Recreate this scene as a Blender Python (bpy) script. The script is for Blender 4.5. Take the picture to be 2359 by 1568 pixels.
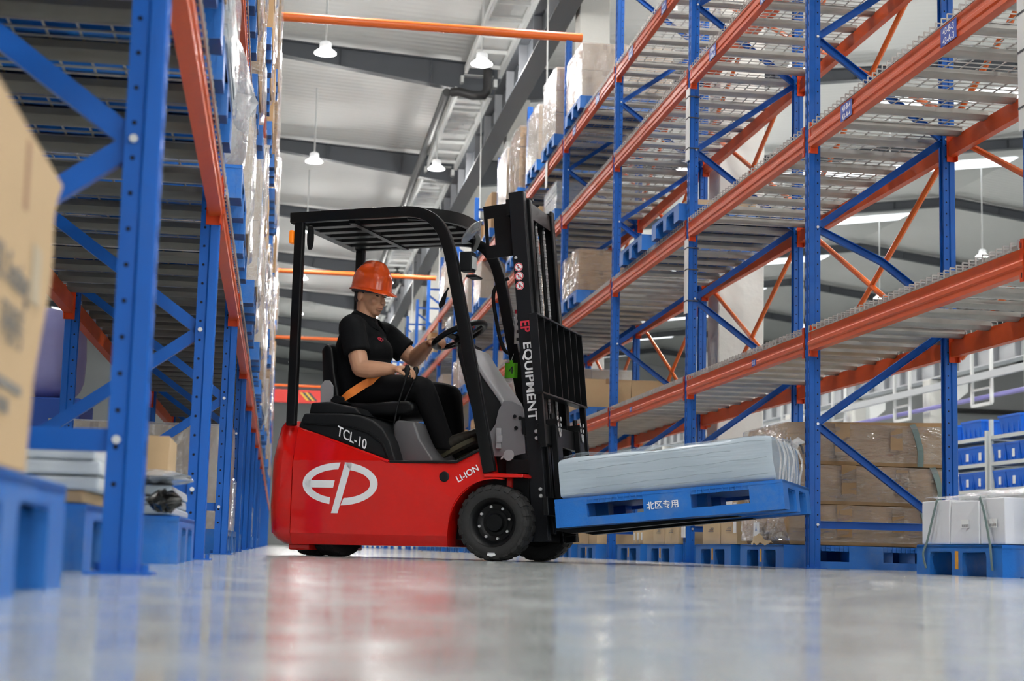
import bpy, bmesh, math, random
from mathutils import Vector, Matrix
import numpy as np

# ------------------------------------------------------------------ scene, camera, world, lights, exposure
scene = bpy.context.scene
COL = scene.collection
for o in list(bpy.data.objects):
    bpy.data.objects.remove(o)

FPX, YAW, PITCH, ROLL, CAMH = 3656.9, 0.1440, 0.1308, 0.0253, 0.0696
def make_camera():
    cd = bpy.data.cameras.new('camera')
    co = bpy.data.objects.new('camera', cd)
    COL.objects.link(co)
    cd.sensor_width = 36.0
    cd.lens = FPX * 36.0 / 2359.0
    cd.clip_start = 0.05
    cd.clip_end = 400
    fw = Vector((math.sin(YAW)*math.cos(PITCH), math.cos(YAW)*math.cos(PITCH), math.sin(PITCH)))
    r = Vector((math.cos(YAW), -math.sin(YAW), 0))
    u = r.cross(fw)
    c, s = math.cos(ROLL), math.sin(ROLL)
    r2 = c*r + s*u
    u2 = -s*r + c*u
    m = Matrix((r2, u2, -fw)).transposed().to_4x4()
    m.translation = Vector((0, 0, CAMH))
    co.matrix_world = m
    cd.dof.use_dof = True
    cd.dof.focus_distance = 9.2
    cd.dof.aperture_fstop = 4.2
    scene.camera = co
make_camera()

world = bpy.data.worlds.new('world')
scene.world = world
world.use_nodes = True
world.node_tree.nodes['Background'].inputs[0].default_value = (0.95, 0.98, 1.0, 1)
world.node_tree.nodes['Background'].inputs[1].default_value = 3.2

scene.view_settings.view_transform = 'Standard'
scene.view_settings.look = 'None'
scene.view_settings.gamma = 1.0
scene.view_settings.use_curve_mapping = False
scene.view_settings.exposure = 0.2
scene.cycles.max_bounces = 4
scene.cycles.diffuse_bounces = 3
scene.cycles.glossy_bounces = 2
scene.cycles.transmission_bounces = 3
scene.cycles.transparent_max_bounces = 6
scene.cycles.adaptive_threshold = 0.15
scene.cycles.adaptive_min_samples = 10
scene.cycles.caustics_reflective = False
scene.cycles.caustics_refractive = False

LAMP_ROWS = (-9.5, 0.5, 3.25, 9.0, 14.0, 20.0)
LAMP_Y = [-5 + 8*i for i in range(11)]
LAMP_Z = 8.55
LAMP_POWER = 130.0
LAMP_SIDE = 115.0

# ------------------------------------------------------------------ helpers
def sgnpow(a, p):
    return math.copysign(abs(a)**p, a)

class MB:
    """collects shapes, builds one mesh object"""
    def __init__(self):
        self.v = []; self.f = []; self.m = []; self.cur = 0
    def add(self, vs, fs, M=None):
        n = len(self.v)
        if M is not None:
            vs = [tuple(M @ Vector(p)) for p in vs]
        self.v += [tuple(p) for p in vs]
        self.f += [tuple(i+n for i in q) for q in fs]
        self.m += [self.cur]*len(fs)
        return self
    def box(self, a, b, M=None):
        x0, y0, z0 = a; x1, y1, z1 = b
        vs = [(x0,y0,z0),(x1,y0,z0),(x1,y1,z0),(x0,y1,z0),(x0,y0,z1),(x1,y0,z1),(x1,y1,z1),(x0,y1,z1)]
        fs = [(0,3,2,1),(4,5,6,7),(0,1,5,4),(1,2,6,5),(2,3,7,6),(3,0,4,7)]
        return self.add(vs, fs, M)
    def frustum(self, a, b, inset_top=(0,0), M=None):
        x0, y0, z0 = a; x1, y1, z1 = b; ix, iy = inset_top
        vs = [(x0,y0,z0),(x1,y0,z0),(x1,y1,z0),(x0,y1,z0),(x0+ix,y0+iy,z1),(x1-ix,y0+iy,z1),(x1-ix,y1-iy,z1),(x0+ix,y1-iy,z1)]
        fs = [(0,3,2,1),(4,5,6,7),(0,1,5,4),(1,2,6,5),(2,3,7,6),(3,0,4,7)]
        return self.add(vs, fs, M)
    def prism(self, poly, axis, a, b, M=None):
        """poly: 2D points; axis 'x','y','z': extrusion axis from a to b.
        x: poly=(y,z)   y: poly=(x,z)   z: poly=(x,y)"""
        def P(p, t):
            if axis == 'x': return (t, p[0], p[1])
            if axis == 'y': return (p[0], t, p[1])
            return (p[0], p[1], t)
        n = len(poly)
        vs = [P(p, a) for p in poly] + [P(p, b) for p in poly]
        fs = [tuple(range(n-1, -1, -1)), tuple(range(n, 2*n))]
        fs += [(i, (i+1) % n, n+(i+1) % n, n+i) for i in range(n)]
        return self.add(vs, fs, M)
    def cyl(self, p0, p1, r0, r1=None, n=12, caps=True, M=None):
        if r1 is None: r1 = r0
        return self.tube([p0, p1], [r0, r1], n, caps, M)
    def tube(self, path, r, n=8, caps=True, M=None, closed=False, flat=1.0, up=None):
        path = [Vector(p) for p in path]
        m = len(path)
        if not isinstance(r, (list, tuple)): r = [r]*m
        vs = []; prev = None
        for i, p in enumerate(path):
            if closed: t = path[(i+1) % m]-path[i-1]
            elif i == 0: t = path[1]-path[0]
            elif i == m-1: t = path[-1]-path[-2]
            else: t = (path[i+1]-path[i]).normalized()+(path[i]-path[i-1]).normalized()
            if t.length < 1e-9: t = Vector((0,0,1))
            t.normalize()
            if prev is None:
                a = Vector(up) if up is not None else (Vector((0,0,1)) if abs(t.z) < .9 else Vector((1,0,0)))
            else: a = prev
            nrm = (a - t*a.dot(t))
            if nrm.length < 1e-6: nrm = t.orthogonal()
            nrm.normalize(); prev = nrm
            bn = t.cross(nrm)
            for k in range(n):
                q = 2*math.pi*k/n
                vs.append(tuple(p + nrm*math.cos(q)*r[i] + bn*math.sin(q)*r[i]*flat))
        fs = []
        rng = m if closed else m-1
        for i in range(rng):
            j = (i+1) % m
            for k in range(n):
                l = (k+1) % n
                fs.append((i*n+k, i*n+l, j*n+l, j*n+k))
        if caps and not closed:
            fs.append(tuple(range(n-1, -1, -1)))
            fs.append(tuple(range((m-1)*n, m*n)))
        return self.add(vs, fs, M)
    def bar(self, path, w, h, up=(0,0,1), M=None):
        """rectangular section swept along a path; h along up, w across"""
        path = [Vector(p) for p in path]; m = len(path); vs = []
        for i, p in enumerate(path):
            if i == 0: t = path[1]-path[0]
            elif i == m-1: t = path[-1]-path[-2]
            else: t = (path[i+1]-path[i]).normalized()+(path[i]-path[i-1]).normalized()
            t.normalize()
            a = Vector(up); a = a-t*a.dot(t)
            if a.length < 1e-6: a = t.orthogonal()
            a.normalize(); b = t.cross(a)
            k = 1.0
            if 0 < i < m-1:
                c = t.dot((path[i+1]-path[i]).normalized()); k = 1/max(c, .4)
            for sa, sb in ((-1,-1),(1,-1),(1,1),(-1,1)):
                vs.append(tuple(p + a*sa*h/2*k + b*sb*w/2))
        fs = [(3,2,1,0), tuple(range((m-1)*4, m*4))]
        for i in range(m-1):
            for k in range(4):
                l = (k+1) % 4
                fs.append((i*4+k, i*4+l, (i+1)*4+l, (i+1)*4+k))
        return self.add(vs, fs, M)
    def sweep(self, prof, path, up=(0,0,1), M=None, caps=True):
        """closed 2D profile (across, up) swept along a path"""
        path = [Vector(p) for p in path]; m = len(path); n = len(prof); vs = []
        for i, p in enumerate(path):
            if i == 0: t = path[1]-path[0]
            elif i == m-1: t = path[-1]-path[-2]
            else: t = (path[i+1]-path[i]).normalized()+(path[i]-path[i-1]).normalized()
            t.normalize(); a = Vector(up); a = (a-t*a.dot(t)).normalized(); b = t.cross(a)
            for q in prof: vs.append(tuple(p + b*q[0] + a*q[1]))
        fs = []
        for i in range(m-1):
            for k in range(n):
                l = (k+1) % n
                fs.append((i*n+k, i*n+l, (i+1)*n+l, (i+1)*n+k))
        if caps: fs += [tuple(range(n-1,-1,-1)), tuple(range((m-1)*n, m*n))]
        return self.add(vs, fs, M)
    def lathe(self, prof, n=24, M=None, cap=True):
        """prof: (r,z) from bottom to top, around z"""
        vs = []; fs = []; m = len(prof)
        for (r, z) in prof:
            for k in range(n):
                q = 2*math.pi*k/n
                vs.append((r*math.cos(q), r*math.sin(q), z))
        for i in range(m-1):
            for k in range(n):
                l = (k+1) % n
                fs.append((i*n+k, i*n+l, (i+1)*n+l, (i+1)*n+k))
        if cap:
            fs.append(tuple(range(n-1,-1,-1))); fs.append(tuple(range((m-1)*n, m*n)))
        return self.add(vs, fs, M)
    def ell(self, c, r, nu=16, nv=10, M=None, p=1.0):
        vs = []; fs = []
        c = Vector(c)
        for i in range(nv+1):
            th = -math.pi/2 + math.pi*i/nv
            for k in range(nu):
                ph = 2*math.pi*k/nu
                x = sgnpow(math.cos(th), p)*sgnpow(math.cos(ph), p)
                y = sgnpow(math.cos(th), p)*sgnpow(math.sin(ph), p)
                z = sgnpow(math.sin(th), p)
                vs.append((c.x+r[0]*x, c.y+r[1]*y, c.z+r[2]*z))
        for i in range(nv):
            for k in range(nu):
                l = (k+1) % nu
                fs.append((i*nu+k, i*nu+l, (i+1)*nu+l, (i+1)*nu+k))
        return self.add(vs, fs, M)
    def loft(self, rings, caps=True, M=None):
        n = len(rings[0]); vs = [p for r in rings for p in r]; fs = []
        for i in range(len(rings)-1):
            for k in range(n):
                l = (k+1) % n
                fs.append((i*n+k, i*n+l, (i+1)*n+l, (i+1)*n+k))
        if caps:
            fs.append(tuple(range(n-1,-1,-1))); fs.append(tuple(range((len(rings)-1)*n, len(rings)*n)))
        return self.add(vs, fs, M)
    def grid(self, fn, nu, nv, M=None):
        vs = [fn(i/nu, j/nv) for j in range(nv+1) for i in range(nu+1)]
        fs = [(j*(nu+1)+i, j*(nu+1)+i+1, (j+1)*(nu+1)+i+1, (j+1)*(nu+1)+i) for j in range(nv) for i in range(nu)]
        return self.add(vs, fs, M)
    def mesh(self, name, mats, smooth=None, bevel=0, segs=2, clean=False):
        me = bpy.data.meshes.new(name)
        me.from_pydata(self.v, [], self.f)
        if not isinstance(mats, (list, tuple)): mats = [mats]
        for mt in mats: me.materials.append(mt)
        if len(mats) > 1: me.polygons.foreach_set('material_index', self.m)
        if bevel or smooth is not None or clean:
            bm = bmesh.new(); bm.from_mesh(me)
            if clean:
                bmesh.ops.remove_doubles(bm, verts=bm.verts, dist=1e-5)
            bmesh.ops.recalc_face_normals(bm, faces=bm.faces)
            if bevel:
                es = [e for e in bm.edges if len(e.link_faces) == 2 and e.calc_face_angle(0) > math.radians(28)]
                bmesh.ops.bevel(bm, geom=es, offset=bevel, segments=segs, affect='EDGES', profile=.5, clamp_overlap=True)
            if smooth is not None:
                th = math.radians(smooth)
                for f in bm.faces: f.smooth = True
                for e in bm.edges:
                    e.smooth = not (len(e.link_faces) == 2 and e.calc_face_angle(0) > th)
            bm.to_mesh(me); bm.free()
        me.validate()
        me.update()
        return me
    def build(self, name, mats, parent=None, smooth=None, bevel=0, segs=2, loc=None, clean=False):
        return put(name, self.mesh(name, mats, smooth, bevel, segs, clean), parent, loc)

def put(name, me, parent=None, loc=None, rot=None):
    o = bpy.data.objects.new(name, me)
    COL.objects.link(o)
    if parent is not None: o.parent = parent
    if loc is not None: o.location = loc
    if rot is not None: o.rotation_euler = rot
    return o

def empty(name, loc=(0,0,0), rz=0.0, parent=None):
    o = bpy.data.objects.new(name, None)
    COL.objects.link(o)
    o.empty_display_size = .1
    o.location = loc; o.rotation_euler = (0, 0, rz)
    if parent is not None: o.parent = parent
    return o

def tag(o, label=None, cat=None, group=None, kind=None):
    if label: o['label'] = label
    if cat: o['category'] = cat
    if group: o['group'] = group
    if kind: o['kind'] = kind
    return o

def copy_tree(o, parent=None):
    c = o.copy(); COL.objects.link(c)
    if parent is not None: c.parent = parent
    for ch in o.children: copy_tree(ch, c)
    return c

_dg = None
def text_mb(s, size, M, mb=None, extrude=0.0004, shear=0.0, spacing=1.0, bold=0.0, xscale=1.0, align='CENTER'):
    """adds the outline of a text to an MB; text lies in its local xy plane, placed by matrix M"""
    cu = bpy.data.curves.new('t', 'FONT')
    cu.body = s; cu.size = size; cu.extrude = extrude; cu.shear = shear
    cu.space_character = spacing; cu.offset = bold; cu.resolution_u = 3
    cu.align_x = align; cu.align_y = 'CENTER'
    ob = bpy.data.objects.new('t', cu); COL.objects.link(ob)
    dg = bpy.context.evaluated_depsgraph_get()
    me = bpy.data.meshes.new_from_object(ob.evaluated_get(dg))
    if mb is None: mb = MB()
    vs = [(v.co.x*xscale, v.co.y, v.co.z) for v in me.vertices]
    mb.add(vs, [tuple(p.vertices) for p in me.polygons], M)
    bpy.data.objects.remove(ob); bpy.data.curves.remove(cu); bpy.data.meshes.remove(me)
    return mb

def frame(o, x, y):
    """matrix with origin o, local x along x, local y along y"""
    x = Vector(x).normalized(); y = Vector(y); z = x.cross(y).normalized()
    m = Matrix((x, y, z)).transposed().to_4x4(); m.translation = Vector(o)
    return m

# ------------------------------------------------------------------ materials
MATS = {}
def mat(name, col, rough=.5, metal=0.0, var=0.0, vscale=6.0, bump=0.0, bscale=60.0, spec=.5, emit=None, estr=0.0, alpha=1.0, trans=0.0, coat=0.0, stretch=(1,1,1), rvar=0.0, dirt=None, dscale=3.0, damt=.0, sss=0.0):
    if name in MATS: return MATS[name]
    m = bpy.data.materials.new(name); m.use_nodes = True
    nt = m.node_tree; b = nt.nodes['Principled BSDF']
    b.inputs['Base Color'].default_value = (*col, 1)
    b.inputs['Roughness'].default_value = rough
    b.inputs['Metallic'].default_value = metal
    b.inputs['Specular IOR Level'].default_value = spec
    b.inputs['Coat Weight'].default_value = coat
    b.inputs['Coat Roughness'].default_value = .05
    b.inputs['Alpha'].default_value = alpha
    b.inputs['Transmission Weight'].default_value = trans
    if sss:
        b.inputs['Subsurface Weight'].default_value = sss
        b.inputs['Subsurface Radius'].default_value = (.01, .004, .002)
    if emit and estr > 0:
        b.inputs['Emission Color'].default_value = (*emit, 1)
        b.inputs['Emission Strength'].default_value = estr
    L = nt.links
    tc = nt.nodes.new('ShaderNodeTexCoord')
    mp = nt.nodes.new('ShaderNodeMapping'); mp.inputs['Scale'].default_value = stretch
    L.new(tc.outputs['Object'], mp.inputs['Vector'])
    if var or rvar or damt:
        nz = nt.nodes.new('ShaderNodeTexNoise'); nz.inputs['Scale'].default_value = vscale
        nz.inputs['Detail'].default_value = 5
        L.new(mp.outputs['Vector'], nz.inputs['Vector'])
        out = None
        if var:
            mx = nt.nodes.new('ShaderNodeMix'); mx.data_type = 'RGBA'
            mx.inputs[6].default_value = (*[c*(1-var) for c in col], 1)
            mx.inputs[7].default_value = (*[min(1, c*(1+var)) for c in col], 1)
            L.new(nz.outputs['Fac'], mx.inputs[0])
            out = mx.outputs[2]
        if damt and dirt:
            n2 = nt.nodes.new('ShaderNodeTexNoise'); n2.inputs['Scale'].default_value = dscale
            n2.inputs['Detail'].default_value = 8; n2.inputs['Roughness'].default_value = .7
            L.new(mp.outputs['Vector'], n2.inputs['Vector'])
            rp = nt.nodes.new('ShaderNodeMapRange'); rp.inputs[1].default_value = .5; rp.inputs[2].default_value = .72
            rp.inputs[3].default_value = 0; rp.inputs[4].default_value = damt
            L.new(n2.outputs['Fac'], rp.inputs[0])
            m2 = nt.nodes.new('ShaderNodeMix'); m2.data_type = 'RGBA'
            m2.inputs[6].default_value = (*col, 1); m2.inputs[7].default_value = (*dirt, 1)
            L.new(rp.outputs[0], m2.inputs[0])
            if out is not None: L.new(out, m2.inputs[6])
            out = m2.outputs[2]
        if out is not None: L.new(out, b.inputs['Base Color'])
        if rvar:
            rr = nt.nodes.new('ShaderNodeMapRange')
            rr.inputs[1].default_value = .3; rr.inputs[2].default_value = .7
            rr.inputs[3].default_value = max(0.02, rough-rvar); rr.inputs[4].default_value = rough+rvar
            L.new(nz.outputs['Fac'], rr.inputs[0]); L.new(rr.outputs[0], b.inputs['Roughness'])
    if bump:
        nb = nt.nodes.new('ShaderNodeTexNoise'); nb.inputs['Scale'].default_value = bscale; nb.inputs['Detail'].default_value = 4
        L.new(mp.outputs['Vector'], nb.inputs['Vector'])
        bp = nt.nodes.new('ShaderNodeBump'); bp.inputs['Strength'].default_value = bump; bp.inputs['Distance'].default_value = .01
        L.new(nb.outputs['Fac'], bp.inputs['Height']); L.new(bp.outputs['Normal'], b.inputs['Normal'])
    MATS[name] = m
    return m

def film_mat(name, opacity=.22, col=(.9,.92,.95), rough=.12, bscale=14.0, bump=.6, stretch=(1,1,1), bdist=.03, shine=2.2):
    """thin clear film: see-through, slightly milky, with a glossy crinkled surface"""
    if name in MATS: return MATS[name]
    m = bpy.data.materials.new(name); m.use_nodes = True
    nt = m.node_tree; L = nt.links; nt.nodes.remove(nt.nodes['Principled BSDF'])
    out = nt.nodes['Material Output']
    tr = nt.nodes.new('ShaderNodeBsdfTransparent'); df = nt.nodes.new('ShaderNodeBsdfDiffuse'); gl = nt.nodes.new('ShaderNodeBsdfGlossy')
    df.inputs['Color'].default_value = (*col, 1); gl.inputs['Color'].default_value = (1,1,1,1); gl.inputs['Roughness'].default_value = rough
    tc = nt.nodes.new('ShaderNodeTexCoord'); mp = nt.nodes.new('ShaderNodeMapping'); mp.inputs['Scale'].default_value = stretch
    L.new(tc.outputs['Object'], mp.inputs['Vector'])
    nz = nt.nodes.new('ShaderNodeTexNoise'); nz.inputs['Scale'].default_value = bscale; nz.inputs['Detail'].default_value = 5
    L.new(mp.outputs['Vector'], nz.inputs['Vector'])
    bp = nt.nodes.new('ShaderNodeBump'); bp.inputs['Strength'].default_value = bump; bp.inputs['Distance'].default_value = bdist
    L.new(nz.outputs['Fac'], bp.inputs['Height']); L.new(bp.outputs['Normal'], gl.inputs['Normal'])
    fr = nt.nodes.new('ShaderNodeFresnel'); fr.inputs['IOR'].default_value = 1.5
    L.new(bp.outputs['Normal'], fr.inputs['Normal'])
    mu = nt.nodes.new('ShaderNodeMath'); mu.operation = 'MULTIPLY'; mu.use_clamp = True; mu.inputs[1].default_value = shine
    L.new(fr.outputs[0], mu.inputs[0])
    mn = nt.nodes.new('ShaderNodeMath'); mn.operation = 'MINIMUM'; mn.inputs[1].default_value = .42; L.new(mu.outputs[0], mn.inputs[0])
    m1 = nt.nodes.new('ShaderNodeMixShader'); m1.inputs[0].default_value = opacity
    L.new(tr.outputs[0], m1.inputs[1]); L.new(df.outputs[0], m1.inputs[2])
    m2 = nt.nodes.new('ShaderNodeMixShader'); L.new(mn.outputs[0], m2.inputs[0]); L.new(m1.outputs[0], m2.inputs[1]); L.new(gl.outputs[0], m2.inputs[2])
    L.new(m2.outputs[0], out.inputs[0])
    MATS[name] = m
    return m

def fluted_mat(name, col, axis, period, depth, rough=.6, var=.03):
    """sheet metal with fine corrugation across the given axis"""
    m = mat(name, col, rough, var=var, vscale=.6)
    nt = m.node_tree; L = nt.links; b = nt.nodes['Principled BSDF']
    tc = nt.nodes.new('ShaderNodeTexCoord')
    wv = nt.nodes.new('ShaderNodeTexWave'); wv.bands_direction = axis; wv.wave_type = 'BANDS'
    wv.inputs['Scale'].default_value = .314/period; wv.inputs['Distortion'].default_value = 0
    L.new(tc.outputs['Object'], wv.inputs['Vector'])
    bp = nt.nodes.new('ShaderNodeBump'); bp.inputs['Strength'].default_value = .6; bp.inputs['Distance'].default_value = depth
    L.new(wv.outputs['Fac'], bp.inputs['Height']); L.new(bp.outputs['Normal'], b.inputs['Normal'])
    return m

BLUE = mat('rack_blue_paint', (.004,.105,.46), .38, var=.12, vscale=3, bump=.05, bscale=90, dirt=(.05,.09,.22), damt=.2, dscale=5, spec=.35)
BLUE_D = BLUE
ORANGE = mat('beam_orange_paint', (.66,.090,.016), .40, var=.12, vscale=4, bump=.05, bscale=70, dirt=(.30,.06,.02), damt=.35, dscale=4, stretch=(1,.4,1), spec=.3)
ORANGE_T = mat('tube_orange_paint', (.85,.16,.02), .32, var=.06, vscale=3)
GALV = mat('galvanised_steel', (.42,.41,.38), .45, metal=.35, var=.15, vscale=9)
WIRE = mat('wire_zinc', (.42,.41,.39), .45, metal=.4)
HOLE = mat('dark_hole', (.004,.006,.015), .9)
BOLT = mat('bolt_zinc', (.65,.66,.66), .35, metal=.6)
WHITEP = mat('white_paint', (.75,.76,.75), .45, var=.04)
GREYSTEEL = mat('grey_steel_paint', (.085,.092,.105), .55, var=.1, vscale=1.5)
BLACKPIPE = mat('black_pipe', (.03,.03,.032), .45)
PALLET = mat('blue_plastic', (.010,.155,.55), .42, var=.14, vscale=5, dirt=(.2,.28,.4), damt=.35, dscale=6, bump=.08, bscale=120)
BIN = mat('bin_blue_plastic', (.012,.15,.70), .3, var=.08)
CARD = mat('cardboard', (.52,.36,.20), .8, var=.10, vscale=3, bump=.1, bscale=50)
CARD2 = mat('cardboard_light', (.62,.46,.27), .8, var=.10, vscale=3, bump=.1, bscale=50)
CARD3 = mat('cardboard_brown', (.47,.29,.14), .75, var=.15, vscale=3, bump=.15, bscale=30)
TAPE = mat('packing_tape', (.33,.19,.08), .3)
YTAPE = mat('yellow_tape', (.62,.38,.02), .4)
WHITEBOX = mat('white_carton', (.78,.79,.82), .6, var=.03)
PAPER = mat('paper_label', (.85,.86,.86), .6)
FILM = film_mat('stretch_film', .07, (.9,.92,.95), .06, 7, 1.0, (1,1,3.0), .12, 3.0)
FILM_W = film_mat('cloudy_film', .26, (.85,.87,.9), .14, 10, .9)
GREYSHEET = mat('grey_sheet_stack', (.42,.48,.53), .42, var=.05, vscale=2, bump=.25, bscale=9, stretch=(1.2,1.2,9))
WHITESHEET = mat('white_sheet_stack', (.66,.71,.74), .4, var=.05, vscale=2, bump=.3, bscale=8, stretch=(1,1,10))
INK = mat('dark_ink', (.05,.05,.06), .6)
GREYINK = mat('grey_print', (.20,.19,.18), .8)
WHITEINK = mat('white_print', (.85,.86,.87), .5)
STRAP = mat('green_grey_strap', (.18,.25,.23), .45)
# ------------------------------------------------------------------ setting: floor, walls, roof
def floor_mat():
    m = bpy.data.materials.new('epoxy_floor'); m.use_nodes = True
    nt = m.node_tree; L = nt.links; b = nt.nodes['Principled BSDF']
    tc = nt.nodes.new('ShaderNodeTexCoord')
    n1 = nt.nodes.new('ShaderNodeTexNoise'); n1.inputs['Scale'].default_value = .9; n1.inputs['Detail'].default_value = 6
    n2 = nt.nodes.new('ShaderNodeTexNoise'); n2.inputs['Scale'].default_value = 7; n2.inputs['Detail'].default_value = 8; n2.inputs['Roughness'].default_value = .65
    for n in (n1, n2): L.new(tc.outputs['Object'], n.inputs['Vector'])
    mx = nt.nodes.new('ShaderNodeMix'); mx.data_type = 'RGBA'
    mx.inputs[6].default_value = (.34,.375,.375,1); mx.inputs[7].default_value = (.48,.505,.50,1)
    L.new(n1.outputs['Fac'], mx.inputs[0])
    rp = nt.nodes.new('ShaderNodeMapRange'); rp.inputs[1].default_value = .35; rp.inputs[2].default_value = .7
    rp.inputs[3].default_value = .09; rp.inputs[4].default_value = .22
    L.new(n2.outputs['Fac'], rp.inputs[0]); L.new(rp.outputs[0], b.inputs['Roughness'])
    L.new(mx.outputs[2], b.inputs['Base Color'])
    b.inputs['Specular IOR Level'].default_value = .42
    bp = nt.nodes.new('ShaderNodeBump'); bp.inputs['Strength'].default_value = .035; bp.inputs['Distance'].default_value = .02
    n3 = nt.nodes.new('ShaderNodeTexNoise'); n3.inputs['Scale'].default_value = 1.6; n3.inputs['Detail'].default_value = 3
    L.new(tc.outputs['Object'], n3.inputs['Vector'])
    L.new(n3.outputs['Fac'], bp.inputs['Height']); L.new(bp.outputs['Normal'], b.inputs['Normal'])
    return m

X0, X1, YB, YE = -16.0, 40.0, -10.0, 95.0
VX = 4.6                       # valley and column line
def roof_z(x):                 # underside of the rafters
    if x <= -12: return 9.25+.13*16.6 - .13*(-12-x)
    if x <= VX: return 9.25 + .13*(VX-x)
    if x <= 21: return 9.25 + .13*(x-VX)
    return 9.25+.13*(21-VX) - .13*(x-21)
def raf_d(x):                  # rafter depth: haunched at the column line
    d = abs(x-VX)
    return .68 - .075*min(d, 5.2)

f = MB(); f.box((X0, YB, -.2), (X1, YE, 0)); tag(f.build('floor', floor_mat()), kind='structure')
WALLG = mat('wall_panel_grey', (.50,.51,.51), .6, var=.04, vscale=.5)
WALLD = mat('wall_panel_dark', (.30,.31,.31), .6, var=.06, vscale=.5)
ROOFM = fluted_mat('roof_sheet', (.68,.68,.66), 'Y', .25, .012, .55)
def wall(name, a, b, m):
    w = MB(); w.box(a, b); return tag(w.build(name, m), kind='structure')
wall('wall_far', (X0, YE, 0), (X1, YE+.2, 13), WALLG)
wall('wall_left', (X0-.2, YB, 0), (X0, YE, 13), WALLG)
wall('wall_right', (X1, YB, 0), (X1+.2, YE, 13), WALLG)
bw = MB()                      # unseen rear wall; its three openings are added for frontal fill light
for a, c in ((X0,0.2),(4.7,6.4),(10.9,11.6),(16.1,X1)): bw.box((a,YB-.2,0),(c,YB,5.2))
bw.box((X0,YB-.2,5.2),(X1,YB,13)); tag(bw.build('wall_back', WALLG), kind='structure')
for a, c in ((.2,4.7),(6.4,10.9),(11.6,16.1)):       # sky light portals in the added openings
    pl = bpy.data.lights.new('fill_light_portal', 'AREA'); pl.shape = 'RECTANGLE'; pl.size = c-a; pl.size_y = 5.2; pl.cycles.is_portal = True
    po = bpy.data.objects.new('fill_light_portal', pl); COL.objects.link(po); po.location = ((a+c)/2, YB-.1, 2.6); po.rotation_euler = (-math.pi/2, 0, math.pi)
pw = wall('wall_partition', (16.5, 62, 0), (X1, 62.2, 8.2), WALLD)
b = MB()
b.tube([(16.5,61.8,4.6),(32,61.8,4.6)], .11, 8); b.tube([(26.5,61.8,4.6),(26.5,61.8,5.9),(26.9,61.8,6.2),(31,61.8,6.2)], .1, 8)
b.build('wall_pipe', BLACKPIPE, pw, smooth=40)

# roof sheets with gaps for the skylight panels
rf = MB()
xs = [X0-.2, -12, VX, 21, X1+.2]
def rz(x): return roof_z(x) + raf_d(x) + .10
for i in range(4):
    a, c = xs[i], xs[i+1]
    n = 12 if i in (1, 2) else 2
    for k in range(n):
        p, q = a+(c-a)*k/n, a+(c-a)*(k+1)/n
        rf.add([(p,YB-.2,rz(p)),(q,YB-.2,rz(q)),(q,YE+.2,rz(q)),(p,YE+.2,rz(p))], [(0,1,2,3)])
roof = tag(rf.build('ceiling', ROOFM), kind='structure')
SKY = mat('skylight_panel', (.9,.95,1), .5, emit=(.93,.97,1.0), estr=1.6)
for i in range(13):
    y = -5 + 8*i
    s = MB()
    for (a, c) in ((13.2, 17.0), (17.15, 20.9)):
        s.add([(a,y-.55,rz(a)-.03),(c,y-.55,rz(c)-.03),(c,y+.55,rz(c)-.03),(a,y+.55,rz(a)-.03)], [(0,3,2,1)])
    s.build('skylight_panel', SKY, roof)
    s = MB()
    for (a, c) in ((-11.8, -8.0), (-7.85, -4.3)):
        s.add([(a,y-.55,rz(a)-.03),(c,y-.55,rz(c)-.03),(c,y+.55,rz(c)-.03),(a,y+.55,rz(a)-.03)], [(0,3,2,1)])
    s.build('skylight_panel', SKY, roof)

# rafters: tapered I-sections with web stiffeners, one per frame line
def rafter(y, k):
    segs = [(X0, -12), (-12, VX), (VX, 21), (21, X1)]
    e = MB()
    for (a, c) in segs:
        n = max(1, int((c-a)/1.7))
        for i in range(n):
            p, q = a+(c-a)*i/n, a+(c-a)*(i+1)/n
            zb0, zb1 = roof_z(p), roof_z(q); zt0, zt1 = zb0+raf_d(p), zb1+raf_d(q)
            e.add([(p,y-.11,zb0),(q,y-.11,zb1),(q,y+.11,zb1),(p,y+.11,zb0),(p,y-.11,zb0+.02),(q,y-.11,zb1+.02),(q,y+.11,zb1+.02),(p,y+.11,zb0+.02)],
                  [(0,3,2,1),(4,5,6,7),(0,1,5,4),(2,3,7,6)])
            e.add([(p,y-.006,zb0+.02),(q,y-.006,zb1+.02),(q,y-.006,zt1),(p,y-.006,zt0),(p,y+.006,zb0+.02),(q,y+.006,zb1+.02),(q,y+.006,zt1),(p,y+.006,zt0)],
                  [(0,1,2,3),(7,6,5,4)])
            e.add([(p,y-.11,zt0-.02),(q,y-.11,zt1-.02),(q,y+.11,zt1-.02),(p,y+.11,zt0-.02),(p,y-.11,zt0),(q,y-.11,zt1),(q,y+.11,zt1),(p,y+.11,zt0)],
                  [(0,3,2,1),(4,5,6,7),(0,1,5,4),(2,3,7,6)])
            e.box((p-.008, y-.10, zb0+.02), (p+.008, y+.10, zt0-.01))
    o = e.build('roof_rafter', GREYSTEEL, roof)
    return o
for k in range(13):
    rafter(-8.4+8*k, k)

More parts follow.
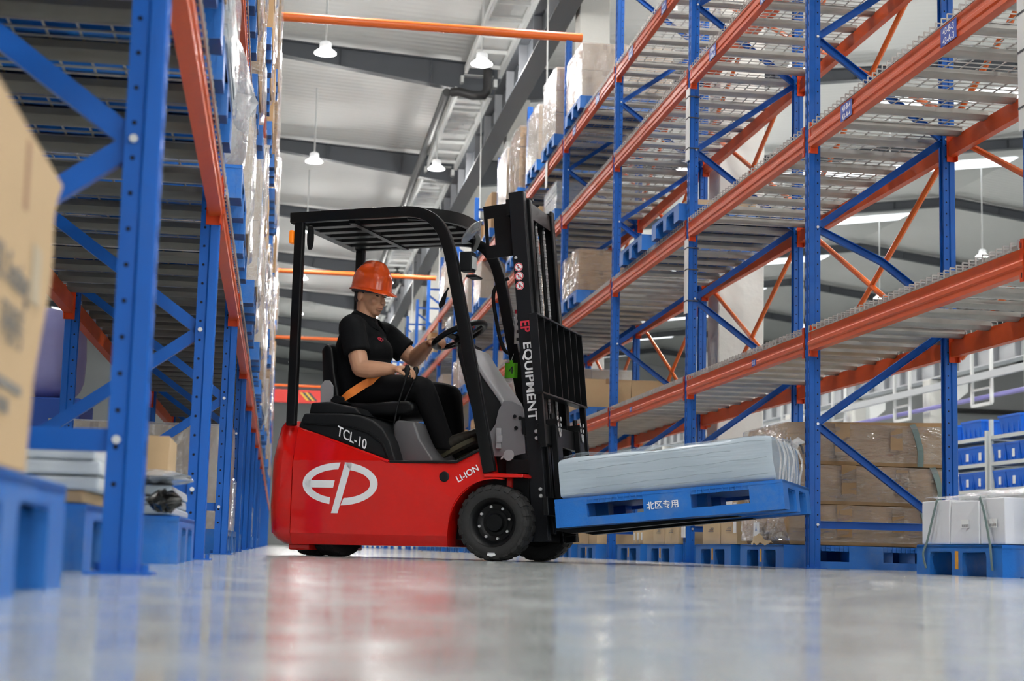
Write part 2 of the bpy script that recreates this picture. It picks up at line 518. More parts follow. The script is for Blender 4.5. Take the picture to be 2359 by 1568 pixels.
# columns on the valley line and the second line, runway girder, brackets
COLM = mat('column_plaster', (.68,.67,.63), .75, var=.06, vscale=2, bump=.4, bscale=14)
colm = MB(); colm.box((-.24,-.2,0),(.24,.2,9.25))
cme = colm.mesh('hall_column', COLM, bevel=.015)
brm = MB(); brm.prism([(0,0),(.55,.45),(.55,.7),(0,.7)], 'y', -.14, .14)
brme = brm.mesh('bracket', WHITEP)
for k in range(13):
    y = -8.4+8*k
    c = put('trim_column', cme, None, (VX-.03, y, 0)); tag(c, kind='structure')
cs = MB(); cs.box((-.2,-.2,0),(.2,.2,4.14)); csm = cs.mesh('girder_column', COLM, bevel=.015)
for k in range(9):
    c2 = put('trim_column', csm, None, (14.75, 19.3+5*k, 0)); tag(c2, kind='structure')
    put('bracket', brme, c2, (.2, 0, 3.44))
def girder(x, z0, z1, ya, yb, m, step=1.0, wid=.32):
    root = empty('runway_girder', (x, ya, 0))
    g = MB()
    g.box((-wid/2,0,z0),(wid/2,yb-ya,z0+.03)); g.box((-wid/2,0,z1-.03),(wid/2,yb-ya,z1))
    g.build('flange', m, root)
    g = MB(); g.box((-.008,0,z0+.03),(.008,yb-ya,z1-.03)); g.build('web', m, root)
    n = int((yb-ya)/step)
    sm = MB(); sm.box((-wid/2+.01,-.008,z0+.03),(-.01,.008,z1-.03)); sme = sm.mesh('stiffener', MATS['girder_stiffener'])
    for i in range(n+1):
        put('stiffener', sme, root, (0, i*step, 0))
    return root
mat('girder_stiffener', (.30,.31,.33), .5)
g = girder(VX-.50, 8.35, 9.05, -8, 94, GREYSTEEL, 1.6, .34)
tag(g, 'dark grey steel runway girder along the right column line under the roof', 'girder')
GREYL = mat('girder_light_grey', (.5,.52,.54), .5, var=.05)
g = girder(14.75, 4.15, 4.62, 14, 62, GREYL, 1.0, .3)
tag(g, 'pale grey girder with slits behind the right rack, near the blue bins', 'girder')

# translucent gutter ladder along the valley, pipes under the roof
for k in range(2, 12):
    y = -8.6+8*k
    la = empty('gutter_ladder', (3.42, y, 0)); z = rz(3.6)-.55
    m_ = MB(); m_.box((-.06,0,z),(.0,7.4,z+.14)); m_.build('rail', WHITEP, la)
    m_ = MB(); m_.box((.62,0,z-.06),(.70,7.4,z+.1)); m_.build('rail', WHITEP, la)
    rm = MB(); rm.box((0,-.035,z+.02),(.62,.035,z+.09)); rme = rm.mesh('rung', WHITEP)
    for i in range(8): put('rung', rme, la, (0, .4+i*.95, 0))
    m_ = MB(); m_.box((0,0,z+.16),(.62,7.4,z+.17)); m_.build('panel', WHITEP, la)
    names = ['nearest', 'second', 'third', 'fourth', 'fifth', 'sixth', 'seventh', 'eighth', 'ninth', 'farthest']
    tag(la, 'white ladder-like strip under the roof by the girder, %s along the aisle' % names[k-2], 'roof strip', 'white ladder strips under the roof')
p = MB()
p.tube([(3.0,30.6,9.06),(3.0,62,9.06)], .085, 10)
o = p.build('roof_pipe', mat('pipe_grey_dark', (.06,.06,.06), .6, spec=.3), None, smooth=40)
tag(o, 'long dark grey pipe running away under the roof rafters', 'pipe')
for (yy, nm) in ((30.6, 'black elbowed pipe crossing under the nearest roof rafter in view'), (46.6, 'dark elbowed pipe crossing under a roof rafter behind the canopy'), (54.6, 'small dark elbowed pipe under a far roof rafter by the helmet')):
    p = MB(); p.tube([(3.1,yy,9.06),(3.25,yy-.1,9.06),(3.5,yy-.1,9.0),(3.72,yy-.1,9.02),(3.80,yy-.1,9.12),(3.80,yy-.1,9.7)], .095, 10)
    o = p.build('roof_pipe', BLACKPIPE, None, smooth=40); tag(o, nm, 'pipe')
for k in range(3, 8):
    yy = -8.4+8*k-.3
    p = MB(); p.tube([(3.2,yy-.3,9.3),(3.62,yy-.3,9.2),(3.75,yy-.3,9.0),(3.78,yy-.3,6.2)], .012, 6)
    o = p.build('downpipe', WHITEP, None, smooth=40)
    tag(o, 'thin white conduit dropping beside the hall column, %s in depth' % ['nearest','second','third','fourth','farthest'][k-3], 'conduit', 'thin white conduits')
# white square conduit frames behind the right rack
def conduit_frame(x, y, z0, z1, w, label):
    m_ = MB()
    for a in (0, w): m_.box((-.03, a-.03, z0), (.03, a+.03, z1))
    m_.box((-.03, 0, z0-.03), (.03, w, z0+.03)); m_.box((-.03, 0, z0+.3), (.03, w, z0+.34))
    m_.box((-.03, 0, z1-.03), (.03, w, z1+.03))
    tag(m_.build('hanger_frame', WHITEP, None, loc=(x, y, 0)), label, 'hanger frame', 'white hanger frames')
ords = ['nearest','second','third','fourth','fifth','sixth']
for i in range(6):
    conduit_frame(14.2, 26+i*4.2, 3.25, 4.4, .9, 'white hanger frame below the pale girder, %s along the row' % ords[i])
m_ = MB(); m_.tube([(14.32,20,3.42),(14.32,58,3.42)], .05, 6)
tag(m_.build('busbar', mat('busbar_violet', (.22,.2,.55), .4), None), 'violet blue busbar running through the white hanger frames', 'busbar')
m_ = MB(); m_.box((14.0,16,3.72),(14.08,60,3.86)); tag(m_.build('cable_tray', GREYL, None), 'pale grey cable tray running below the pale girder', 'cable tray')
m_ = MB(); m_.box((5.0,20.2,7.35),(5.08,20.28,9.1)); m_.box((5.0,20.2,9.1),(5.9,20.28,9.18)); m_.box((4.9,20.1,9.0),(5.15,20.35,9.1))
tag(m_.build('conduit_post', WHITEP, None), 'white square conduit with a bend above the wrapped boxes', 'conduit')

# ------------------------------------------------------------------ high-bay lamps
SHADE = mat('lamp_shade_white', (.9,.9,.9), .4, emit=(1,1,.98), estr=1.6)
GLOW = mat('lamp_glow', (1,1,1), .4, emit=(1,1,.98), estr=9.0)
def lamp_proto():
    a = MB(); a.lathe([(.10,.10),(.107,.14),(.102,.19),(.07,.215),(.03,.225)], 20)
    h = a.mesh('housing', mat('lamp_housing', (.75,.76,.77), .4, emit=(1,1,1), estr=.35), smooth=40)
    a = MB(); a.lathe([(.19,0),(.197,.016),(.165,.045),(.12,.075),(.10,.10)], 24, cap=False)
    s = a.mesh('shade', SHADE, smooth=50)
    a = MB(); a.lathe([(.0,-.022),(.1,-.018),(.17,-.004),(.19,0)], 24, cap=False)
    d = a.mesh('diffuser', GLOW, smooth=60)
    return h, s, d
LH, LS, LD = lamp_proto()
for m_ in (SHADE, GLOW, MATS['lamp_housing']): m_.cycles.emission_sampling = 'NONE'
lightdata = bpy.data.lights.new('lamp_light', 'AREA')
lightdata.shape = 'DISK'; lightdata.size = .36; lightdata.energy = LAMP_POWER; lightdata.color = (1, .985, .95)
sidedata = bpy.data.lights.new('lamp_side_light', 'POINT')
sidedata.energy = LAMP_SIDE; sidedata.shadow_soft_size = .12; sidedata.color = (1, .985, .95)
ROWN = {0.5: 'over the aisle', 3.25: 'at the right side of the aisle', 9.0: 'just behind the right rack', 14.0: 'farther right behind the right rack', 20.0: 'near the right picture edge'}
DEEP = ['nearest in view','second in depth','third in depth','fourth in depth','fifth in depth','sixth in depth','seventh in depth','eighth in depth','farthest']
for ri, x in enumerate(LAMP_ROWS):
    for yi, y in enumerate(LAMP_Y):
        z = LAMP_Z + (0 if x < 5 else .3)
        if y > 15 and x in ROWN:
            L0 = empty('pendant_lamp', (x, y, z))
            put('housing', LH, L0); put('shade', LS, L0); put('diffuser', LD, L0)
            a = MB(); a.tube([(0,0,.22),(0,0,rz(x)-z)], .018, 6); a.build('rod', WHITEP, L0)
            tag(L0, 'glowing white high-bay lamp %s, %s' % (ROWN[x], DEEP[yi-3]), 'lamp', 'high-bay lamps')
        lo = bpy.data.objects.new('lamp_light', lightdata); COL.objects.link(lo)
        lo.location = (x, y, z-.03)
        if y > 70 or (x < 0 and yi % 2): continue
        lo = bpy.data.objects.new('lamp_side_light', sidedata); COL.objects.link(lo)
        lo.location = (x, y, z-.16)
# ------------------------------------------------------------------ pallet racks
XL, XR, BAY, DEP = -0.27, 3.263, 3.0, 0.976
YA, YL = 9.50, 3.29
LEV = [1.3145, 2.6194, 3.9111, 4.8484]          # underside of the beam end brackets
ZT = 6.26
PW, PD = .09, .075                               # post width along the aisle, depth across it
BT = .165                                        # beam top above bracket underside
def post_mesh(sx):
    m_ = MB()
    pr = [(0,.004),(.004,0),(.034,0),(.040,.010),(PD,.010),(PD,.026),(PD-.012,.026),(PD-.012,PW-.026),(PD,PW-.026),(PD,PW-.010),(.040,PW-.010),(.034,PW),(.004,PW),(0,PW-.004),(0,.062),(.006,.056),(.006,.034),(0,.028)]
    m_.prism([(sx*a, b) for a, b in pr], 'z', .006, ZT)
    return m_.mesh('post', BLUE, smooth=None, clean=True)
def holes_mesh(sx, front=True):
    m_ = MB()
    z = .18
    while z < ZT-.05:
        # round holes in the side flange (both sides)
        for yy, s in ((.0094, -1), (PW-.0094, 1)):
            c = Vector((sx*.057, yy, z)); vs = []
            for k in range(8):
                q = 2*math.pi*k/8
                vs.append((c.x+.0055*math.cos(q), c.y, c.z+.0055*math.sin(q)))
            m_.add(vs, [tuple(range(8))])
        if front:
            for yy in (.018, PW-.018):
                m_.add([(-sx*.0006,yy-.006,z-.016),(-sx*.0006,yy+.006,z-.016),(-sx*.0006,yy+.004,z+.016),(-sx*.0006,yy-.004,z+.016)], [(0,1,2,3)])
        z += .075
    return m_.mesh('punched_holes', HOLE)
def plate_mesh(sx):
    m_ = MB(); m_.box((min(-sx*.03, sx*.105), -.03, 0), (max(-sx*.03, sx*.105), PW+.03, .006))
    for (a, b) in ((-.015,-.015),(.09,PW+.015)):
        m_.cyl((sx*a,b,.006),(sx*a,b,.022),.008,n=6)
    return m_.mesh('foot_plate', BLUE)
def brace_bm(sx, z0, z1, xa=.055, xb=None, bend=False):
    if xb is None: xb = DEP-.055
    m_ = MB()
    a, b = Vector((sx*xa, PW/2, z0)), Vector((sx*xb, PW/2, z1))
    path = [a, b]
    if bend: path = [a, a.lerp(b,.47)+Vector((sx*.03,0,.10)), a.lerp(b,.70)+Vector((sx*.05,0,.085)), b]
    # C-channel: web towards -y
    w, d, t = .046, .030, .003
    pr = [(-d/2,-w/2),(d/2,-w/2),(d/2,-w/2+t),(-d/2+t,-w/2+t),(-d/2+t,w/2-t),(d/2,w/2-t),(d/2,w/2),(-d/2,w/2)]
    m_.sweep(pr, path, up=(0,0,1) if abs(z1-z0) < .9 else (0,0,1))
    return m_
NODES = [.27+.625*i for i in range(10)]
def frame_parts(rack, sx, y, near, k, bentnode=None):
    fr = empty('upright_frame', (0, y, 0), 0, rack)
    front = put('post', PM[sx], fr, (0,0,0)); rear = put('post', PM[-sx], fr, (sx*DEP,0,0))
    put('foot_plate', FM[sx], fr); put('foot_plate', FM[-sx], fr, (sx*DEP,0,0))
    if near:
        put('punched_holes', HM[sx], fr)['kind'] = 'stuff'
        put('punched_holes', HM[-sx], fr, (sx*DEP,0,0))['kind'] = 'stuff'
    if near:
        for i, me in enumerate(BR[sx]):
            if bentnode == i:
                me = brace_bm(sx, NODES[3], NODES[2], bend=True).mesh('brace', BLUE)
            put('brace', me, fr)
        bm_ = MB()
        for i in range(1, 10, 2):
            bm_.cyl((sx*.056,.012,NODES[i]),(sx*.056,.001,NODES[i]),.009,n=8)
        for i in range(0, 10, 2):
            bm_.cyl((sx*(DEP-.056),.012,NODES[i]),(sx*(DEP-.056),.001,NODES[i]),.009,n=8)
        bm_.cyl((sx*.056,.012,NODES[0]),(sx*.056,.001,NODES[0]),.009,n=8)
        o = bm_.build('bolts', BOLT, fr); o['kind'] = 'stuff'
    else:
        put('brace', BRJ[sx], fr)['kind'] = 'stuff'
    return fr
PM, HM, FM, BR, BRJ = {}, {}, {}, {}, {}
for sx in (1, -1):
    PM[sx] = post_mesh(sx); HM[sx] = holes_mesh(sx); FM[sx] = plate_mesh(sx)
    ms = []
    for i in range(9):
        z0, z1 = NODES[i], NODES[i+1]
        if i % 2 == 0: ms.append(brace_bm(sx, z1, z0))          # front node is the odd one
        else: ms.append(brace_bm(sx, z0, z1))
    ms.append(brace_bm(sx, NODES[0], NODES[0])); ms.append(brace_bm(sx, 6.05, 6.05))
    BR[sx] = [m_.mesh('brace', BLUE) for m_ in ms]
    j = MB()
    for m_ in ms: j.add(m_.v, m_.f)
    BRJ[sx] = j.mesh('brace', BLUE)

# beams: stepped box section with a rib on the face
BL = BAY-PW
def beam_mesh(sx):
    m_ = MB()
    pr = [(-.006,0),(-.006,.028),(-.012,.036),(-.012,.056),(-.004,.066),(-.004,.118),(.0,.124),(.022,.124),(.022,.096),(.044,.096),(.044,0)]
    m_.prism([(sx*a, b) for a, b in pr], 'y', 0, BL)
    return m_.mesh('beam', ORANGE, clean=True)
def bracket_mesh(sx):
    m_ = MB()
    # angle plate: a flange on the post face and one on its side
    m_.box((min(-sx*.006,0), 0, 0), (max(-sx*.006,0), .036, .195)); 
    m_.box((min(-sx*.006,sx*.055), .0, 0), (max(-sx*.006,sx*.055), .004, .195))
    m_.cur = 1
    for z in (.03,.165):
        m_.add([(-sx*.0066,.012,z-.012),(-sx*.0066,.022,z-.012),(-sx*.0066,.022,z+.012),(-sx*.0066,.012,z+.012)], [(0,1,2,3)])
    return m_.mesh('end_bracket', [mat('bracket_red', (.70,.065,.010), .42, spec=.3), HOLE])
BM_, BK = {}, {}
for sx in (1, -1):
    BM_[sx] = beam_mesh(sx); BK[sx] = bracket_mesh(sx)
def mirror_y(me, name):
    m2 = me.copy(); m2.transform(Matrix.Scale(-1, 4, (0,1,0))); m2.flip_normals(); return m2
BKM = {s: mirror_y(BK[s], 'end_bracket') for s in BK}
# wire decks: wires across (with front prongs) and along; channels below
NCH = 8
GALV_L = mat('shade_darkened_channel', (.15,.145,.13), .6, metal=.2, var=.15, vscale=9)  # left-rack channels: same zinc, shade under the loaded rack put into the colour
def wires_mesh(sx, near):
    m_ = MB(); t = .0032 if near else .004
    n = 39 if near else 20
    zt = .155
    for i in range(n+1):
        y = .03 + (BL-.06)*i/n
        m_.box((min(sx*-.016,sx*(DEP+.016)), y-t, zt-t), (max(sx*-.016,sx*(DEP+.016)), y+t, zt+t))
        m_.box((min(sx*-.012,sx*-.018), y-t, .112), (max(sx*-.012,sx*-.018), y+t, zt))
        m_.box((min(sx*(DEP+.012),sx*(DEP+.018)), y-t, .112), (max(sx*(DEP+.012),sx*(DEP+.018)), y+t, zt))
    for i in range(10):
        x = .06 + (DEP-.12)*i/9
        m_.box((sx*x-t, .02, zt+t), (sx*x+t, BL-.02, zt+3*t))
    for x in (-.015, DEP+.015):
        m_.box((sx*x-t, .02, .112), (sx*x+t, BL-.02, .118))
    return m_.mesh('wire_deck', WIRE)
def channel_bm(sx):
    m_ = MB(); w = .048; x0, x1 = .024, DEP-.024
    pr = [(-w,.152),(-w,.128),(-w*.72,.112),(-w*.3,.106),(w*.3,.106),(w*.72,.112),(w,.128),(w,.152)]
    m_.prism([(a, b) for a, b in pr], 'x', min(sx*x0,sx*x1), max(sx*x0,sx*x1))
    return m_
WM, WMF, CM, CMJ = {}, {}, {}, {}
CHY = [.12+(BL-.24)*i/(NCH-1) for i in range(NCH)]
for sx in (1, -1):
    WM[sx] = wires_mesh(sx, True); WMF[sx] = wires_mesh(sx, False)
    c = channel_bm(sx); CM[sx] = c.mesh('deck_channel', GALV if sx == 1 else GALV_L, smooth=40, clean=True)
    j = MB()
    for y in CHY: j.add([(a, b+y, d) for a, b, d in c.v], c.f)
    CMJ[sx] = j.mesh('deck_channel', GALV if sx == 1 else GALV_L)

def label_mesh(lines, sx):
    m_ = MB(); w, h = .19, .105
    m_.box((-.0125, 0, .004), (-.0115, w, h))
    m_.cur = 1
    for i, s in enumerate(lines):
        M = frame((-.0127, w/2, h-.03-.05*i), (0,-1,0), (0,0,1))
        text_mb(s, .05, M, m_, .0002, bold=.0006)
    return m_.mesh('location_label', [mat('label_blue', (.01,.06,.42), .4), WHITEINK])

def build_rack(name, sx, xface, y0, k0, k1, nearset, levs=LEV):
    rack = empty(name, (xface, y0, 0))
    for k in range(k0, k1+1):
        frame_parts(rack, sx, k*BAY, k in nearset, k, 2 if (sx == 1 and k == 0) else None)
    for k in range(k0, k1):
        y = k*BAY + PW
        near = k in nearset
        for li, z in enumerate(levs):
            for side in (0, 1):
                s = sx if side == 0 else -sx
                b = put('beam', BM_[s], rack, (0 if side == 0 else sx*DEP, y, z+.035))
                if k <= k0+8:
                    put('end_bracket', BK[s], b, (0,0,-.035))
                    put('end_bracket', BKM[s], b, (0,BL,-.035))
                b['rack_pos'] = '%d_%d_%d' % (k, li, side)
            d = put('wire_deck', WM[sx] if near else WMF[sx], rack, (0, y, z+.035)); d['kind'] = 'stuff'
            if near:
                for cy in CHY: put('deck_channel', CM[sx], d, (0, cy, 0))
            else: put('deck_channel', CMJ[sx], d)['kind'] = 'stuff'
    return rack
RACK_R = build_rack('pallet_rack', 1, XR, YA, -1, 19, (-1,0,1,2,3,4,5))
tag(RACK_R, 'tall blue and orange pallet rack with mostly empty mesh shelves right of the aisle', 'rack')
RACK_L = build_rack('pallet_rack', -1, XL, YL, -1, 20, (-1,0,1,2,3))
tag(RACK_L, 'fully loaded blue and orange pallet rack along the left edge of the aisle', 'rack')
def find_beam(rack, key):
    for c in rack.children:
        if c.get('rack_pos') == key: return c
# location labels on the right rack
b = find_beam(RACK_R, '-1_1_0'); put('location_label', label_mesh(['43-B-3','43-A-3'], 1), b, (0, .66, 0)); put('location_label', label_mesh(['43-B-4','43-A-4'], 1), b, (0, 2.12, 0))
lm2 = label_mesh(['43-B-5','43-A-5'], 1)
for key in ('0_2_0','1_3_0','2_3_0'):
    b = find_beam(RACK_R, key); put('location_label', lm2, b, (0, .75, 0)); put('location_label', lm2, b, (0, 2.1, 0))
sl = MB(); sl.box((-.0125,0,.03),(-.0115,.1,.075)); sl.cur = 1; text_mb('B1E', .04, frame((-.0127,.05,.052),(0,-1,0),(0,0,1)), sl, .0002)
slm = sl.mesh('location_label', [MATS['label_blue'], WHITEINK])
put('location_label', slm, find_beam(RACK_R, '0_0_0'), (0, 1.0, 0)); put('location_label', slm, find_beam(RACK_R, '1_0_0'), (0, 1.9, 0))
# orange cross rods at the rear of the right rack
rods = MB()
for k in range(-1, 9):
    for z0 in (1.35, 2.95, 4.4):
        for s in (0, 1):
            za, zb = (z0, z0+1.42) if s == 0 else (z0+1.42, z0)
            r_ = MB(); r_.tube([(DEP+.03, k*BAY+PW, za), (DEP+.03, (k+1)*BAY, zb)], .021, 8)
            r_.build('cross_rod', ORANGE_T, RACK_R, smooth=40)
# white corner sleeves tied to posts
sv = MB(); sv.prism([(-.004,-.004),(-.014,-.004),(-.014,PW+.004),(.012,PW+.004),(.012,PW),(-.004,PW)], 'z', 0, .62)
sv.cur = 1
for z in (.1,.36,.54): sv.box((-.0155,-.006,z),(.08,PW+.006,z+.010))
svm = sv.mesh('corner_sleeve', [WHITEP, INK])
for (k, z) in ((1,2.02),(1,3.30),(1,.2),(-1,2.0),(4,2.0),(4,3.3)):
    put('corner_sleeve', svm, RACK_R, (0, k*BAY, z))
svl = svm.copy(); svl.transform(Matrix.Scale(-1,4,(1,0,0))); svl.flip_normals()
for (k, z) in ((3,1.75),(5,2.0),(7,2.2)):
    put('corner_sleeve', svl, RACK_L, (0, k*BAY, z))
# orange tie tubes spanning the aisle on top of the posts
for (k, w) in ((3, 'nearest, highest in the picture'), (9, 'second in depth, behind the orange helmet'), (13, 'third in depth'), (18, 'farthest, above the red banner beam')):
    y = YA+k*BAY+PW/2
    t = MB(); t.tube([(XL-.1, y, ZT+.055), (XR+.2, y, ZT+.055)], .055, 14)
    tag(t.build('tie_tube', ORANGE_T, None, smooth=40), 'bright orange tube spanning the aisle between the racks, %s' % w, 'tube', 'orange aisle tubes')
# red banner beam with hazard stripes at the far end
y = YA+18*BAY-.2
rb = empty('banner_beam', (0, y, 0))
t = MB(); t.box((XL,0,5.62),(XR,.18,6.14)); t.build('beam', mat('banner_red', (.62,.03,.02), .5), rb)
for i in range(2):
    for j, m_ in enumerate((YTAPE, INK)):
        t = MB(); x = 1.0+i*.22+j*.11; t.prism([(x,5.72),(x+.11,5.72),(x-.19,6.04),(x-.30,6.04)], 'y', -.008, 0); t.build('hazard_stripe', m_, rb)
tag(rb, 'red beam with yellow and black hazard stripes across the far aisle', 'beam')
# ------------------------------------------------------------------ forklift (local x forward, y to its left, z up)
FO = Vector((1.2729, 9.1927, 0)); FRZ = -math.radians(26.5); TILT = .1
RED = mat('forklift_red_gloss', (.68,.006,.003), .20, var=.03, coat=.5, spec=.4)
BLK = mat('forklift_black_satin', (.0045,.005,.0055), .36, bump=.02, bscale=200, spec=.22)
BLKM = mat('forklift_black_matt', (.009,.010,.011), .5, bump=.06, bscale=240, spec=.22)
MASTC = mat('mast_charcoal', (.009,.010,.012), .4, bump=.02, bscale=150, spec=.22)
SILV = mat('cowl_silver_grey', (.30,.30,.31), .35)
FOOTG = mat('foot_panel_grey', (.10,.10,.105), .35)
RUB = mat('tyre_rubber', (.018,.018,.018), .75, bump=.15, bscale=60)
AMB = mat('amber_lens', (.9,.22,.01), .2, emit=(1,.25,.01), estr=.25)
FK = empty('forklift', FO, FRZ)
tag(FK, 'red and black counterbalance forklift carrying a wrapped load across the aisle', 'forklift')
SW = 1.06
def fpart(mb, name, m, par=None, **k): return mb.build(name, m, par or FK, **k)

# --- red side body with creases
def body():
    poly = [(-1.337,.070),(-.325,.076),(-.312,.23),(-.285,.31),(-.245,.375),(-.18,.435),(-.112,.468),(-.02,.485),(.135,.487),(.135,.508),(-.098,.512),(-.123,.648),(-.278,.570),(-.707,.569),(-1.337,.776)]
    m_ = MB(); m_.prism(poly, 'y', .03, 1.03)
    me = m_.mesh('chassis_body', RED)
    bm = bmesh.new(); bm.from_mesh(me)
    def cut(co, no):
        bmesh.ops.bisect_plane(bm, geom=bm.verts[:]+bm.edges[:]+bm.faces[:], plane_co=co, plane_no=no, dist=1e-5)
    cut((0,0,.578), (0,0,1)); cut((0,0,.138), (0,0,1))
    a, b = Vector((-.707,0,.569)), Vector((-.285,0,.36)); d = (b-a).normalized(); nrm = Vector((-d.z,0,d.x))
    if nrm.z < 0: nrm = -nrm
    cut(a, nrm)
    for v in bm.verts:
        off = 0
        if v.co.z > .579 and v.co.x < -.6: off += (v.co.z-.578)*.26
        if v.co.z < .137: off += (.138-v.co.z)*.45
        dist = (v.co-a).dot(nrm)
        if v.co.x > -.72 and dist > 1e-4 and v.co.z > .2: off += min(dist, .2)*.10
        if v.co.y < .5: v.co.y += off
        else: v.co.y -= off
    bmesh.ops.recalc_face_normals(bm, faces=bm.faces)
    bm.to_mesh(me); bm.free()
    o = put('chassis_body', me, FK)
    # recessed operator well is closed by a dark tread edge
    t = MB(); t.tube([(-.70,.035,.572),(-.278,.035,.574),(-.135,.035,.646)], .009, 6); fpart(t, 'edge_trim', BLKM)
    for y in (.034, 1.026):
        t = MB(); t.tube([(-1.337,y+(.06 if y < .5 else -.06),.778),(-.707,y,.571)], .011, 8); fpart(t, 'top_seam', RED, smooth=40)
    for s0, s1 in ((.022,.06),(1.0,1.038)):
        t = MB(); pts = []
        for k in range(11):
            q = math.radians(180-100*k/10); pts.append((-.03+.285*math.cos(q), .222+.262*math.sin(q)))
        inner = [(-.03+(p[0]+.03)*.97, .222+(p[1]-.222)*.97) for p in pts]
        for k in range(10):
            a_, b_, c_, d_ = pts[k], pts[k+1], inner[k+1], inner[k]
            t.prism([d_, c_, b_, a_], 'y', s0, s1)
        fpart(t, 'wheel_arch', RED)
    # fender plate over the wheel
    for y_ in (.03,.86):
        t = MB(); t.box((-.1,y_,.487),(.14,y_+.17,.505)); fpart(t, 'fender', RED, bevel=.003)
    t = MB(); t.box((.0,.16,.33),(.03,.19,.49)); fpart(t, 'fender_stay', RED)
body()
# --- rounded counterweight at the rear
def cw():
    rings = []
    prof = [(.070,.075),(.10,.035),(.135,.010),(.3,0),(.58,.004),(.70,.012),(.79,.022),(.818,.035),(.826,.06)]
    for (z, ins) in prof:
        ring = []
        y0, y1 = .03+ins*.8+(max(0, z-.578)*.22), 1.03-ins*.8-(max(0, z-.578)*.22)
        xr = -1.515+ins; xf = -1.343; rr = .10
        ring.append((xf, y0, z if z < .7 else z-.03*(xf-xr)/.12))
        for k in range(7):
            q = math.radians(90*k/6)
            ring.append((xr+rr-rr*math.sin(q), y0+rr-rr*math.cos(q), z))
        for k in range(7):
            q = math.radians(90*k/6)
            ring.append((xr+rr-rr*math.cos(q), y1-rr+rr*math.sin(q), z))
        ring.append((xf, y1, z if z < .7 else z-.03*(xf-xr)/.12))
        rings.append(ring)
    m_ = MB(); m_.loft(rings)
    fpart(m_, 'counterweight', RED, smooth=35)
cw()
t = MB(); t.box((-1.39,.12,.035),(-1.25,.94,.075)); fpart(t, 'rear_bumper', RED, bevel=.01)
# --- black hood over the batteries
hood = [(-1.335,.785),(-1.30,.870),(-1.05,.868),(-.93,.858),(-.84,.825),(-.77,.775),(-.72,.70),(-.685,.60),(-.68,.572),(-.71,.572)]
t = MB(); t.prism(hood, 'y', .075, .985); fpart(t, 'hood', BLKM, bevel=.014, segs=3, smooth=50)
t = MB(); t.prism([(-1.30,.80),(-1.30,.812),(-1.0,.797),(-.85,.757),(-.76,.69),(-.72,.60),(-.735,.60),(-.775,.68),(-.86,.743),(-1.0,.784)], 'y', .068, .08); fpart(t, 'hood_rib', BLK, bevel=.003, smooth=50)
t = MB(); t.prism([(-1.288,.865),(-1.275,.94),(-1.15,.945),(-.97,.908),(-.93,.862)], 'y', .115, .945); fpart(t, 'seat_plinth', BLKM, bevel=.016, segs=3, smooth=50)
t = MB(); t.prism([(-.71,.573),(-.735,.60),(-.76,.80),(-.74,.838),(-.615,.830),(-.575,.72),(-.49,.61),(-.48,.573)], 'y', .20, .86); fpart(t, 'foot_panel', FOOTG, bevel=.02, segs=3, smooth=50)
t = MB(); t.box((-.48,.08,.56),(-.12,.98,.575)); fpart(t, 'floor_mat', BLKM)
t = MB(); t.prism([(-.30,.575),(-.13,.68),(-.11,.66),(-.24,.575)], 'y', .33, .62); fpart(t, 'pedal', BLKM, bevel=.005)
# --- seat
t = MB(); t.prism([(-1.20,.885),(-1.20,.965),(-1.0,.955),(-.72,.968),(-.665,.95),(-.66,.905),(-.72,.875),(-1.0,.87)], 'y', .30, .78); fpart(t, 'seat_cushion', BLK, bevel=.022, segs=3, smooth=60)
t = MB(); t.prism([(-1.205,.95),(-1.175,.98),(-1.215,1.15),(-1.235,1.30),(-1.265,1.335),(-1.30,1.325),(-1.315,1.29),(-1.30,1.08),(-1.275,.96)], 'y', .32, .76); fpart(t, 'seat_backrest', BLK, bevel=.024, segs=3, smooth=60)
t = MB(); t.prism([(-1.29,.95),(-1.205,.95),(-1.21,1.06),(-1.235,1.095),(-1.27,1.095),(-1.295,1.06)], 'y', .285, .305); fpart(t, 'seat_hinge', SILV, bevel=.004)
t = MB(); t.prism([(-1.2,.945),(-1.08,.945),(-1.13,.99),(-1.19,1.0),(-1.22,.97)], 'y', .27, .32); fpart(t, 'belt_buckle', BLK, bevel=.008)
# --- seat belt, strap over the hips
path = [(-1.14,.285,.975),(-1.08,.27,1.01),(-.99,.30,1.075),(-.92,.36,1.125),(-.90,.43,1.14),(-.905,.53,1.135),(-.95,.66,1.10),(-1.05,.76,1.03),(-1.14,.77,.98)]
def smoothpath(P, n=6):
    P = [Vector(p) for p in P]; out = []
    for i in range(len(P)-1):
        p0 = P[max(i-1,0)]; p1 = P[i]; p2 = P[i+1]; p3 = P[min(i+2,len(P)-1)]
        for k in range(n):
            q = k/n
            out.append(.5*((2*p1)+(-p0+p2)*q+(2*p0-5*p1+4*p2-p3)*q*q+(-p0+3*p1-3*p2+p3)*q**3))
    out.append(P[-1]); return out
t = MB(); t.bar(smoothpath(path), .004, .05, up=(.35,0,1)); fpart(t, 'seat_belt', mat('belt_orange', (.9,.24,.03), .6, var=.08, vscale=40), smooth=40)

